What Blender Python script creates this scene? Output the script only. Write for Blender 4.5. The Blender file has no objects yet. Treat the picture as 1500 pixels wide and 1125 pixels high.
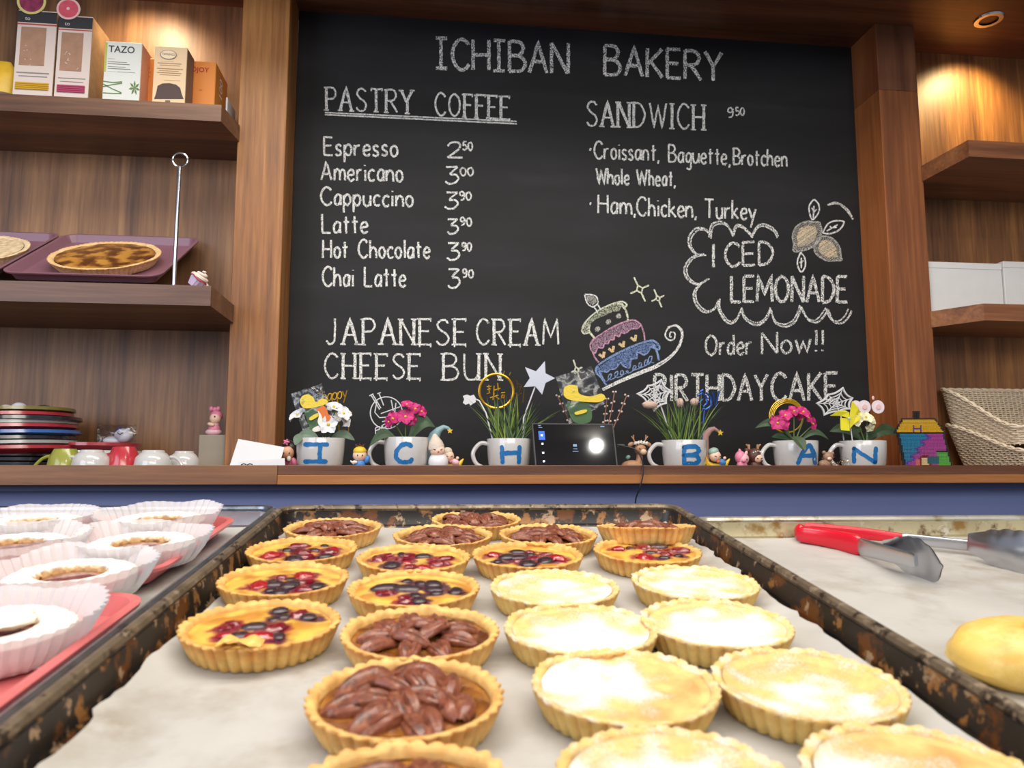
import bpy, bmesh, math, random
from mathutils import Vector, Matrix, noise
# ---------------------------------------------------------------- camera
PI = math.pi
FPX, EYE = 1100.0, Vector((0, 0, 1.25))
PITCH, YAW = math.atan(122.0/FPX), math.atan(126.0/FPX)*0.99
FW = Vector((math.sin(YAW)*math.cos(PITCH), math.cos(YAW)*math.cos(PITCH), math.sin(PITCH)))
RT = Vector((math.cos(YAW), -math.sin(YAW), 0))
UP = RT.cross(FW)
def ray(px, py): return FW + RT*((px-750)/FPX) - UP*((py-562.5)/FPX)
def at(px, py, Y):
    d = ray(px, py); return EYE + d*(Y/d.y)
def mpp(Y): return Y/FPX
sc = bpy.context.scene
cd = bpy.data.cameras.new('camera'); cam = bpy.data.objects.new('camera', cd); sc.collection.objects.link(cam)
cd.sensor_width = 36.0; cd.lens = FPX/1500*36.0; cd.clip_start = 0.01
cam.matrix_world = Matrix((RT, UP, -FW)).transposed().to_4x4(); cam.location = EYE
cd.dof.use_dof = True; cd.dof.focus_distance = 1.15; cd.dof.aperture_fstop = 11.0
sc.camera = cam
# ---------------------------------------------------------------- light
w = bpy.data.worlds.new('world'); sc.world = w; w.use_nodes = True
w.node_tree.nodes['Background'].inputs[0].default_value = (0.80, 0.86, 1.0, 1)
w.node_tree.nodes['Background'].inputs[1].default_value = 0.34
def area(name, loc, target, sx, sy, e, col, shape='RECTANGLE'):
    l = bpy.data.lights.new(name, 'AREA'); l.shape = shape; l.size = sx; l.size_y = sy; l.energy = e; l.color = col
    o = bpy.data.objects.new(name, l); o.location = loc
    o.rotation_euler = (Vector(target)-Vector(loc)).to_track_quat('-Z', 'Y').to_euler(); sc.collection.objects.link(o); return o
def spot(name, loc, target, e, col, ang, blend=.6, r=.02):
    l = bpy.data.lights.new(name, 'SPOT'); l.energy = e; l.color = col; l.spot_size = math.radians(ang); l.spot_blend = blend; l.shadow_soft_size = r
    o = bpy.data.objects.new(name, l); o.location = loc
    o.rotation_euler = (Vector(target)-Vector(loc)).to_track_quat('-Z', 'Y').to_euler(); sc.collection.objects.link(o); return o
area('display_case_lamp', (0.05, 0.38, 1.25+.44), (0.05, .52, 1.15), 1.0, .10, 3.0, (1.0, .93, .80))
area('room_ceiling_lamp', (0.1, 0.75, 2.75), (0.0, 1.55, 1.35), 2.2, .5, 34, (1.0, .93, .84))
area('front_fill', (0.5, -1.7, 2.45), (0.4, 1.8, 1.8), 2.6, .7, 36, (1.0, .94, .86))  # fill added behind the camera to lift the board and upper wall
area('window_daylight', (-1.7, -.5, 1.9), (0, 1.6, 1.4), 1.4, 1.1, 22, (.72, .82, 1.0))
spot('left_niche_downlight', (-.665, 1.655, 2.370), (-.68, 1.80, 2.12), 9, (1.0, .80, .52), 118, .9)
spot('right_niche_downlight', (1.45, 1.68, 2.368), (1.45, 1.80, 2.12), 15, (1.0, .76, .36), 118, .9)
# ceiling spotlight whose mirror image shows in the tablet screen
area('ceiling_spotlight', (0.99, -.78, 2.86), (.2, 1.5, 1.25), .06, .06, 4.0, (1, .97, .9), 'DISK')
vs = sc.view_settings; vs.view_transform = 'Standard'; vs.look = 'None'; vs.gamma = 1; vs.use_curve_mapping = False; vs.exposure = 0.0
# ---------------------------------------------------------------- materials
def lin(c):
    return tuple(((v/255)/12.92 if v/255 <= .04045 else ((v/255+.055)/1.055)**2.4) for v in c)
MC = {}
def nt(name):
    m = bpy.data.materials.new(name); m.use_nodes = True; t = m.node_tree
    return m, t, t.nodes['Principled BSDF']
def mat(name, rgb, rough=.5, metal=0, coat=0, var=0, vscale=30, bump=0, bscale=80, trans=0, sss=0, emit=0):
    if name in MC: return MC[name]
    m, t, b = nt(name); c = lin(rgb)
    b.inputs['Base Color'].default_value = (*c, 1); b.inputs['Roughness'].default_value = rough; b.inputs['Metallic'].default_value = metal
    b.inputs['Coat Weight'].default_value = coat; b.inputs['Coat Roughness'].default_value = .1
    if trans: b.inputs['Transmission Weight'].default_value = trans
    if sss:
        b.inputs['Subsurface Weight'].default_value = sss; b.inputs['Subsurface Radius'].default_value = (.006, .004, .002)
    if emit:
        b.inputs['Emission Color'].default_value = (*c, 1); b.inputs['Emission Strength'].default_value = emit
    if var or bump:
        tc = t.nodes.new('ShaderNodeTexCoord')
    if var:
        n = t.nodes.new('ShaderNodeTexNoise'); n.inputs['Scale'].default_value = vscale; n.inputs['Detail'].default_value = 5
        t.links.new(tc.outputs['Object'], n.inputs['Vector'])
        r = t.nodes.new('ShaderNodeValToRGB'); r.color_ramp.elements[0].position = .3; r.color_ramp.elements[1].position = .7
        r.color_ramp.elements[0].color = (*[v*(1-var) for v in c], 1); r.color_ramp.elements[1].color = (*[min(1, v*(1+var*.6)) for v in c], 1)
        t.links.new(n.outputs['Fac'], r.inputs[0]); t.links.new(r.outputs[0], b.inputs['Base Color'])
    if bump:
        n2 = t.nodes.new('ShaderNodeTexNoise'); n2.inputs['Scale'].default_value = bscale; n2.inputs['Detail'].default_value = 4
        t.links.new(tc.outputs['Object'], n2.inputs['Vector'])
        bp = t.nodes.new('ShaderNodeBump'); bp.inputs['Strength'].default_value = bump; bp.inputs['Distance'].default_value = .002
        t.links.new(n2.outputs['Fac'], bp.inputs['Height']); t.links.new(bp.outputs[0], b.inputs['Normal'])
    MC[name] = m; return m
def ramp(t, stops):
    r = t.nodes.new('ShaderNodeValToRGB'); e = r.color_ramp.elements
    while len(e) < len(stops): e.new(.5)
    for i, (p, c) in enumerate(stops): e[i].position = p; e[i].color = (*lin(c), 1)
    return r
def wood(name, dark, mid, light, axis='Z', rough=.42, seed=0, sc_=1.0):
    if name in MC: return MC[name]
    dark, mid, light = [tuple(min(235, v*k) for v, k in zip(c, (1.10, 1.09, 1.02))) for c in (dark, mid, light)]
    m, t, b = nt(name); tc = t.nodes.new('ShaderNodeTexCoord'); mp = t.nodes.new('ShaderNodeMapping')
    s = {'Z': (9, 9, .55), 'X': (.55, 9, 9), 'Y': (9, .55, 9)}[axis]
    mp.inputs['Scale'].default_value = [v*sc_ for v in s]; mp.inputs['Location'].default_value = (seed*3.1, seed*1.7, seed*2.3)
    t.links.new(tc.outputs['Object'], mp.inputs[0])
    n = t.nodes.new('ShaderNodeTexNoise'); n.inputs['Scale'].default_value = 1.6; n.inputs['Detail'].default_value = 4; n.inputs['Distortion'].default_value = .7
    t.links.new(mp.outputs[0], n.inputs['Vector'])
    mp2 = t.nodes.new('ShaderNodeMapping'); mp2.inputs['Scale'].default_value = [v*9 if v > 2 else v*6 for v in mp.inputs['Scale'].default_value]
    t.links.new(tc.outputs['Object'], mp2.inputs[0])
    n2 = t.nodes.new('ShaderNodeTexNoise'); n2.inputs['Scale'].default_value = 1.5; n2.inputs['Detail'].default_value = 6; n2.inputs['Roughness'].default_value = .65
    t.links.new(mp2.outputs[0], n2.inputs['Vector'])
    mx = t.nodes.new('ShaderNodeMix'); mx.inputs[0].default_value = .42
    t.links.new(n.outputs['Fac'], mx.inputs[2]); t.links.new(n2.outputs['Fac'], mx.inputs[3])
    r = ramp(t, [(.34, dark), (.5, mid), (.64, light)]); t.links.new(mx.outputs[0], r.inputs[0]); t.links.new(r.outputs[0], b.inputs['Base Color'])
    b.inputs['Roughness'].default_value = rough
    bp = t.nodes.new('ShaderNodeBump'); bp.inputs['Strength'].default_value = .12; bp.inputs['Distance'].default_value = .001
    t.links.new(n2.outputs['Fac'], bp.inputs['Height']); t.links.new(bp.outputs[0], b.inputs['Normal'])
    MC[name] = m; return m
def blotch(name, base, spots, scale=30, rough=.4, metal=0, thr=(.52, .58), bump=.3, axis=None, base2=None):
    """worn metal: base with irregular burnt / bare patches"""
    if name in MC: return MC[name]
    m, t, b = nt(name); tc = t.nodes.new('ShaderNodeTexCoord')
    cur = None
    n0 = t.nodes.new('ShaderNodeTexNoise'); n0.inputs['Scale'].default_value = scale*.6; n0.inputs['Detail'].default_value = 5
    t.links.new(tc.outputs['Object'], n0.inputs['Vector'])
    r0 = ramp(t, [(.35, base), (.68, base2 or tuple(min(255, int(v*1.5)) for v in base))]); t.links.new(n0.outputs['Fac'], r0.inputs[0]); cur = r0.outputs[0]
    for i, c in enumerate(spots):
        mp = t.nodes.new('ShaderNodeMapping'); mp.inputs['Location'].default_value = (i*5.3+1, i*2.1, i*3.7)
        t.links.new(tc.outputs['Object'], mp.inputs[0])
        n = t.nodes.new('ShaderNodeTexNoise'); n.inputs['Scale'].default_value = scale*(1+.7*i); n.inputs['Detail'].default_value = 7; n.inputs['Roughness'].default_value = .62
        t.links.new(mp.outputs[0], n.inputs['Vector'])
        mr = t.nodes.new('ShaderNodeMapRange'); mr.inputs[1].default_value = thr[0]+.015*i; mr.inputs[2].default_value = thr[1]+.015*i
        t.links.new(n.outputs['Fac'], mr.inputs[0])
        mx = t.nodes.new('ShaderNodeMix'); mx.data_type = 'RGBA'; t.links.new(mr.outputs[0], mx.inputs[0]); t.links.new(cur, mx.inputs[6]); mx.inputs[7].default_value = (*lin(c), 1)
        cur = mx.outputs[2]
    t.links.new(cur, b.inputs['Base Color']); b.inputs['Roughness'].default_value = rough; b.inputs['Metallic'].default_value = metal
    bp = t.nodes.new('ShaderNodeBump'); bp.inputs['Strength'].default_value = bump; bp.inputs['Distance'].default_value = .001
    t.links.new(n0.outputs['Fac'], bp.inputs['Height']); t.links.new(bp.outputs[0], b.inputs['Normal'])
    MC[name] = m; return m
def food(name, rough=.5, coat=0, sss=.0, bump=.25, bscale=450, var=.18, vscale=160):
    """colour from the mesh's own paint (Col.rgb), icing sugar where Col.a says so"""
    if name in MC: return MC[name]
    m, t, b = nt(name); a = t.nodes.new('ShaderNodeVertexColor'); a.layer_name = 'Col'; tc = t.nodes.new('ShaderNodeTexCoord')
    n = t.nodes.new('ShaderNodeTexNoise'); n.inputs['Scale'].default_value = bscale; n.inputs['Detail'].default_value = 6; n.inputs['Roughness'].default_value = .7
    n3 = t.nodes.new('ShaderNodeTexNoise'); n3.inputs['Scale'].default_value = vscale; n3.inputs['Detail'].default_value = 4
    t.links.new(tc.outputs['Object'], n.inputs['Vector']); t.links.new(tc.outputs['Object'], n3.inputs['Vector'])
    mr0 = t.nodes.new('ShaderNodeMapRange'); mr0.inputs[1].default_value = .3; mr0.inputs[2].default_value = .7; mr0.inputs[3].default_value = 1-var; mr0.inputs[4].default_value = 1+var
    t.links.new(n3.outputs['Fac'], mr0.inputs[0])
    vm = t.nodes.new('ShaderNodeVectorMath'); vm.operation = 'SCALE'; t.links.new(a.outputs['Color'], vm.inputs[0]); t.links.new(mr0.outputs[0], vm.inputs['Scale'])
    ad = t.nodes.new('ShaderNodeMath'); ad.operation = 'MULTIPLY_ADD'; t.links.new(n.outputs['Fac'], ad.inputs[0]); ad.inputs[1].default_value = 1.5
    sb = t.nodes.new('ShaderNodeMath'); sb.operation = 'SUBTRACT'; t.links.new(a.outputs['Alpha'], sb.inputs[0]); sb.inputs[1].default_value = 1.25
    t.links.new(sb.outputs[0], ad.inputs[2])
    mr = t.nodes.new('ShaderNodeMapRange'); mr.inputs[1].default_value = -.18; mr.inputs[2].default_value = .3; t.links.new(ad.outputs[0], mr.inputs[0])
    mx = t.nodes.new('ShaderNodeMix'); mx.data_type = 'RGBA'; t.links.new(mr.outputs[0], mx.inputs[0]); t.links.new(vm.outputs[0], mx.inputs[6]); mx.inputs[7].default_value = (.80, .77, .73, 1)
    t.links.new(mx.outputs[2], b.inputs['Base Color']); b.inputs['Roughness'].default_value = rough; b.inputs['Coat Weight'].default_value = coat; b.inputs['Coat Roughness'].default_value = .12
    if sss:
        b.inputs['Subsurface Weight'].default_value = sss; b.inputs['Subsurface Radius'].default_value = (.008, .004, .002); b.inputs['Subsurface Scale'].default_value = .6
    bp = t.nodes.new('ShaderNodeBump'); bp.inputs['Strength'].default_value = bump; bp.inputs['Distance'].default_value = .001
    t.links.new(n.outputs['Fac'], bp.inputs['Height']); t.links.new(bp.outputs[0], b.inputs['Normal'])
    MC[name] = m; return m
def chalk(name, rgb, cover=.62, scale=620):
    if name in MC: return MC[name]
    m, t, b = nt(name); b.inputs['Base Color'].default_value = (*lin(rgb), 1); b.inputs['Roughness'].default_value = .95
    tc = t.nodes.new('ShaderNodeTexCoord'); n = t.nodes.new('ShaderNodeTexNoise'); n.inputs['Scale'].default_value = scale; n.inputs['Detail'].default_value = 3
    t.links.new(tc.outputs['Object'], n.inputs['Vector'])
    mr = t.nodes.new('ShaderNodeMapRange'); c0 = .5+(.5-cover)*.45; mr.inputs[1].default_value = c0-.06; mr.inputs[2].default_value = c0+.06; mr.inputs[3].default_value = .12 if cover > .5 else .02
    t.links.new(n.outputs['Fac'], mr.inputs[0]); t.links.new(mr.outputs[0], b.inputs['Alpha'])
    MC[name] = m; return m
def film(name, rgb=(235, 240, 245), gloss=.22, tr=.85):
    """thin clear plastic / paper: mostly see-through, with crinkled shine"""
    if name in MC: return MC[name]
    m, t, b = nt(name); out = t.nodes['Material Output']
    tr_ = t.nodes.new('ShaderNodeBsdfTransparent'); tr_.inputs[0].default_value = (*lin(rgb), 1)
    gl = t.nodes.new('ShaderNodeBsdfGlossy'); gl.inputs['Roughness'].default_value = .2
    mx = t.nodes.new('ShaderNodeMixShader'); mx.inputs[0].default_value = gloss
    tc = t.nodes.new('ShaderNodeTexCoord'); n = t.nodes.new('ShaderNodeTexNoise'); n.inputs['Scale'].default_value = 28; n.inputs['Detail'].default_value = 2
    bp = t.nodes.new('ShaderNodeBump'); bp.inputs['Strength'].default_value = .8; bp.inputs['Distance'].default_value = .0035
    t.links.new(tc.outputs['Object'], n.inputs['Vector']); t.links.new(n.outputs['Fac'], bp.inputs['Height']); t.links.new(bp.outputs[0], gl.inputs['Normal'])
    t.links.new(tr_.outputs[0], mx.inputs[1]); t.links.new(gl.outputs[0], mx.inputs[2]); t.links.new(mx.outputs[0], out.inputs[0])
    MC[name] = m; return m
# ---------------------------------------------------------------- mesh builder
class MB:
    def __init__(s): s.v = []; s.f = []; s.c = None
    def add(s, vs_, fs, M=None):
        o = len(s.v)
        s.v += [tuple(M @ Vector(p)) if M else tuple(p) for p in vs_]; s.f += [tuple(i+o for i in f) for f in fs]; return s
    def box(s, lo, hi, M=None, bev=0):
        x0, y0, z0 = lo; x1, y1, z1 = hi
        if bev:
            b = bev; ring = lambda z, i: [(x0+i+b, y0+i, z), (x1-i-b, y0+i, z), (x1-i, y0+i+b, z), (x1-i, y1-i-b, z), (x1-i-b, y1-i, z), (x0+i+b, y1-i, z), (x0+i, y1-i-b, z), (x0+i, y0+i+b, z)]
            return s.loft([ring(z0, b*.6), ring(z0+b, 0), ring(z1-b, 0), ring(z1, b*.6)], M)
        v = [(x0, y0, z0), (x1, y0, z0), (x1, y1, z0), (x0, y1, z0), (x0, y0, z1), (x1, y0, z1), (x1, y1, z1), (x0, y1, z1)]
        return s.add(v, [(0, 3, 2, 1), (4, 5, 6, 7), (0, 1, 5, 4), (1, 2, 6, 5), (2, 3, 7, 6), (3, 0, 4, 7)], M)
    def loft(s, rings, M=None, cap=True, close=True):
        n = len(rings[0]); v = [p for r in rings for p in r]; f = []
        for i in range(len(rings)-1):
            for j in range(n if close else n-1):
                k = (j+1) % n; f.append((i*n+j, i*n+k, (i+1)*n+k, (i+1)*n+j))
        if cap: f.append(tuple(range(n))[::-1]); f.append(tuple(range((len(rings)-1)*n, len(rings)*n)))
        return s.add(v, f, M)
    def lathe(s, prof, n=32, M=None, cap=True, fn=None):
        rings = []
        for (r, z) in prof:
            rings.append([((r+(fn(a, r, z) if fn else 0))*math.cos(a), (r+(fn(a, r, z) if fn else 0))*math.sin(a), z) for a in [2*PI*j/n for j in range(n)]])
        return s.loft(rings, M, cap)
    def ell(s, c, r, nu=12, nv=8, M=None, fn=None):
        v = []; f = []
        for i in range(nv+1):
            th = PI*i/nv
            for j in range(nu):
                ph = 2*PI*j/nu; d = Vector((math.sin(th)*math.cos(ph), math.sin(th)*math.sin(ph), math.cos(th)))
                k = fn(d) if fn else 1
                v.append((c[0]+r[0]*d.x*k, c[1]+r[1]*d.y*k, c[2]+r[2]*d.z*k))
        for i in range(nv):
            for j in range(nu):
                k = (j+1) % nu; f.append((i*nu+j, (i+1)*nu+j, (i+1)*nu+k, i*nu+k))
        return s.add(v, f, M)
    def tube(s, pts, r, n=6, M=None, closed=False, cap=True):
        P = [Vector(p) for p in pts]; m = len(P); rings = []; prev = None
        for i, p in enumerate(P):
            a = P[(i-1) % m] if closed or i > 0 else P[i]; b = P[(i+1) % m] if closed or i < m-1 else P[i]
            t = (b-a).normalized() if (b-a).length > 1e-9 else Vector((0, 0, 1))
            if prev is None: u = t.cross(Vector((0, 0, 1)) if abs(t.z) < .9 else Vector((1, 0, 0))).normalized()
            else: u = (prev - t*prev.dot(t)).normalized()
            prev = u; w_ = t.cross(u); rr = r[i] if isinstance(r, (list, tuple)) else r
            rings.append([p + (u*math.cos(q)+w_*math.sin(q))*rr for q in [2*PI*j/n for j in range(n)]])
        if closed: rings.append(rings[0])
        return s.loft(rings, M, cap and not closed)
    def prism(s, poly, y0, y1, M=None):
        """outline in x,z extruded along y"""
        n = len(poly); v = [(p[0], y0, p[1]) for p in poly]+[(p[0], y1, p[1]) for p in poly]
        f = [tuple(range(n)), tuple(range(n, 2*n))[::-1]]+[(i, n+i, n+(i+1) % n, (i+1) % n) for i in range(n)]
        return s.add(v, f, M)
    def grid(s, fn, nu, nv, M=None, closed_u=False):
        v = [fn(i/(nu if closed_u else nu-1), j/(nv-1)) for j in range(nv) for i in range(nu)]
        f = [(j*nu+i, j*nu+(i+1) % nu, (j+1)*nu+(i+1) % nu, (j+1)*nu+i) for j in range(nv-1) for i in range(nu if closed_u else nu-1)]
        return s.add(v, f, M)
    def mesh(s, name, m, smooth=True, cols=None):
        me = bpy.data.meshes.new(name); me.from_pydata([tuple(p) for p in s.v], [], s.f); me.materials.append(m)
        if cols:
            a = me.color_attributes.new('Col', 'FLOAT_COLOR', 'POINT')
            for i, c in enumerate(cols): a.data[i].color = c
        me.update()
        bm = bmesh.new(); bm.from_mesh(me); bmesh.ops.recalc_face_normals(bm, faces=bm.faces); bm.to_mesh(me); bm.free()
        if smooth:
            me.shade_smooth(); me.set_sharp_from_angle(angle=math.radians(38))
        return me
def obj(name, mb, m=None, parent=None, smooth=True, M=None, cols=None, label=None, kind=None):
    me = mb.mesh(name, m, smooth, cols) if isinstance(mb, MB) else mb
    o = bpy.data.objects.new(name, me); sc.collection.objects.link(o)
    if parent is not None: o.parent = parent
    if M is not None: o.matrix_local = M
    if label: o['label'] = label
    if kind: o['kind'] = kind
    return o
def tag(o, label, cat, group=None):
    o['label'] = label; o['category'] = cat
    if group: o['group'] = group
    return o
def thing(name, label, cat, M=None, group=None):
    o = bpy.data.objects.new(name, None); sc.collection.objects.link(o); o.empty_display_size = .02
    if M is not None: o.matrix_world = M if isinstance(M, Matrix) else Matrix.Translation(M)
    return tag(o, label, cat, group)
def struct(name, mb, m, smooth=False):
    return obj(name, mb, m, smooth=smooth, kind='structure')
def copy_tree(o, M=None, label=None):
    c = o.copy(); sc.collection.objects.link(c)
    for ch in list(o.children):
        d = ch.copy(); sc.collection.objects.link(d); d.parent = c
        for g in list(ch.children):
            e = g.copy(); sc.collection.objects.link(e); e.parent = d
    if M is not None: c.matrix_world = M
    if label: c['label'] = label
    return c
T = Matrix.Translation
def Rz(a): return Matrix.Rotation(math.radians(a), 4, 'Z')
def Rx(a): return Matrix.Rotation(math.radians(a), 4, 'X')
def Ry(a): return Matrix.Rotation(math.radians(a), 4, 'Y')
def spline(pts, k=6, closed=False):
    P = [Vector(p) for p in pts]; n = len(P); out = []
    rng = range(n) if closed else range(n-1)
    for i in rng:
        p0 = P[(i-1) % n] if closed or i > 0 else P[i]; p1 = P[i]; p2 = P[(i+1) % n]; p3 = P[(i+2) % n] if closed or i+2 < n else p2
        for j in range(k):
            t = j/k; out.append(.5*((2*p1)+(p2-p0)*t+(2*p0-5*p1+4*p2-p3)*t*t+(3*p1-p0-3*p2+p3)*t*t*t))
    if not closed: out.append(P[-1])
    return out
# ================================================================ SETTING
WL = wood('walnut_left', (88, 54, 28), (134, 88, 48), (164, 116, 68), 'Z', .45, 1)
WB = wood('walnut_back', (80, 54, 37), (120, 84, 57), (150, 110, 74), 'Z', .45, 2)
WBR = wood('walnut_back_right', (74, 46, 28), (118, 78, 46), (158, 110, 62), 'Z', .45, 7)
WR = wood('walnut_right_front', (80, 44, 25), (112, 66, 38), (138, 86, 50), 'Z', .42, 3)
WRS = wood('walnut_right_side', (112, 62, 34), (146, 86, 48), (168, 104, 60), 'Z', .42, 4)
WS = wood('walnut_shelf', (62, 40, 29), (90, 61, 44), (116, 82, 60), 'X', .4, 5)
WE = wood('walnut_ledge', (84, 54, 36), (116, 78, 54), (138, 98, 68), 'X', .4, 6)
WE2 = wood('walnut_ledge_dark', (74, 44, 30), (100, 62, 42), (124, 80, 54), 'X', .4, 8)
WE3 = wood('walnut_ledge_edge', (122, 76, 40), (150, 98, 54), (170, 116, 66), 'X', .42, 9)
WC = wood('walnut_soffit', (62, 38, 28), (88, 56, 40), (106, 70, 50), 'X', .35, 10)
BLUE = mat('blue_paint', (112, 122, 168), .5, var=.06, vscale=3)
WALLP = mat('plaster', (150, 145, 138), .9, var=.05)
FLOORM = mat('floor_tile', (110, 100, 92), .6, var=.1, vscale=4)
struct('floor', MB().box((-3, -2.5, -.05), (3.6, 2.3, 0)), FLOORM)
struct('ceiling', MB().box((-3, -2.5, 2.9), (3.6, 2.3, 2.95)), WALLP)
struct('wall_back', MB().box((-3, 2.0, 0), (3.6, 2.1, 2.9)), WALLP)
def panel(name, x0, x1, z0, z1, Y, m, th=.03): return struct(name, MB().box((x0, Y, z0), (x1, Y+th, z1)), m)
ZT = 2.377
# back panels of the two niches, in boards with fine joints
for i, (x0, x1) in enumerate([(-1.75, -1.231), (-1.229, -.40)]): panel('trim_%d' % (i+1), x0, x1, 1.1, ZT+.02, 1.802, WB)
for i, (x0, x1) in enumerate([(1.20, 1.82), (1.822, 2.4)]): panel('trim_%d' % (i+3), x0, x1, 1.1, ZT+.02, 1.802, WBR)
# pillars
ZS = 2.20
struct('trim_5', MB().box((-.4345, 1.69, 1.1), (-.3285, 1.80, ZT), bev=.0012), WL)
def rpillar(z0, z1, mf, ms, n):
    struct('trim_%d' % n, MB().box((1.1275, 1.69, z0), (1.2315, 1.80, z1), bev=.0008), mf)
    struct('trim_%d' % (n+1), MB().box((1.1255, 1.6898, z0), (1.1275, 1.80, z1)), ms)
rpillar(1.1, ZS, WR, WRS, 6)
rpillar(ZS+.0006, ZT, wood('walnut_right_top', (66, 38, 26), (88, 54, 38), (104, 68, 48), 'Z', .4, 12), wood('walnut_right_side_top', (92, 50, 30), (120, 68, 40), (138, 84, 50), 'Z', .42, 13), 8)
struct('trim_10', MB().box((-1.9, 1.36, ZT), (2.6, 1.84, ZT+.06)), WC)         # soffit
struct('trim_11', MB().box((-1.9, 1.30, ZT-.05), (2.6, 1.36, ZT+.3)), WC)
# long ledge: top board, then edge strips
LZ, LT, YL = 1.2540, 1.2175, 1.48
def ledge():
    t = obj('back_counter_ledge', MB().box((-1.9, 1.50, LT+.004), (2.6, 1.80, LZ-.016)), WE, smooth=False)
    tag(t, 'long walnut ledge carrying mugs, plates and baskets below the chalkboard', 'ledge')
    obj('front_board', MB().box((-1.9, YL, LT), (-.2815, 1.50, LZ), bev=.0008), WE, t, False)
    obj('front_board', MB().box((-.281, YL, LZ-.0185), (2.6, 1.50, LZ), bev=.0008), WE2, t, False, label='dark upper strip of the ledge edge')
    obj('front_board', MB().box((-.281, YL-.001, LT), (2.6, 1.50, LZ-.0188), bev=.0006), WE3, t, False, label='lighter orange lower strip of the ledge edge')
ledge()
LF = LZ-.016
struct('wall_front', MB().box((-1.9, 1.55, 0), (2.6, 1.58, LT)), BLUE)
struct('ledge_shade_strip', MB().box((-1.9, 1.52, LT-.012), (2.6, 1.55, LT)), mat('blue_ledge_shade', (78, 84, 124), .5))  # dark strip below the ledge, its shade put into the blue
# shelves in the niches
def shelf(label, outline, z, th, m):
    t = obj('wall_shelf', None, smooth=False) if False else None
    mb = MB(); n = len(outline)
    mb.add([(x, y, z-th) for x, y in outline]+[(x, y, z) for x, y in outline], [tuple(range(n))[::-1], tuple(range(n, 2*n))]+[(i, (i+1) % n, n+(i+1) % n, n+i) for i in range(n)])
    o = obj('wall_shelf', mb, m, smooth=False); tag(o, label, 'shelf'); return o
shelf('thick walnut shelf at top left, tea boxes standing on it', [(-1.75, 1.59), (-.4445, 1.59), (-.4300, 1.688), (-.436, 1.688), (-.436, 1.80), (-1.75, 1.80)], 2.020, .037, WS)
shelf('walnut shelf on the left with two mauve tart trays leaning on it', [(-1.75, 1.51), (-.4265, 1.51), (-.4265, 1.689), (-.436, 1.689), (-.436, 1.80), (-1.75, 1.80)], 1.606, .040, WS)
WS2 = wood('walnut_shelf_right', (84, 50, 33), (116, 74, 48), (140, 94, 62), 'X', .4, 15)
shelf('empty walnut shelf at top right with a warm pool of light above', [(1.236, 1.535), (2.3, 1.535), (2.3, 1.80), (1.233, 1.80), (1.233, 1.689), (1.227, 1.689)], 2.003, .040, WS2)
shelf('walnut shelf on the right carrying two white boxes', [(1.29, 1.59), (2.3, 1.59), (2.3, 1.80), (1.233, 1.80), (1.233, 1.689), (1.227, 1.689)], 1.631, .040, WS2)
# ================================================================ CHALKBOARD
YB = 1.80
def board_mat():
    m, t, b = nt('blackboard'); tc = t.nodes.new('ShaderNodeTexCoord'); mp = t.nodes.new('ShaderNodeMapping'); mp.inputs['Scale'].default_value = (2, 2, 9)
    n = t.nodes.new('ShaderNodeTexNoise'); n.inputs['Scale'].default_value = 1.5; n.inputs['Detail'].default_value = 7
    t.links.new(tc.outputs['Object'], mp.inputs[0]); t.links.new(mp.outputs[0], n.inputs['Vector'])
    r = ramp(t, [(.35, (17, 18, 20)), (.62, (25, 25, 28)), (.8, (36, 36, 39))]); t.links.new(n.outputs['Fac'], r.inputs[0]); t.links.new(r.outputs[0], b.inputs['Base Color'])
    b.inputs['Roughness'].default_value = .65; b.inputs['Specular IOR Level'].default_value = .35; return m
board = obj('chalkboard', MB().box((-.3280, 1.800, 1.19), (1.1255, 1.82, ZT)), board_mat(), smooth=False)
tag(board, 'large black chalkboard menu with white chalk lettering between the walnut pillars', 'chalkboard')
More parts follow.
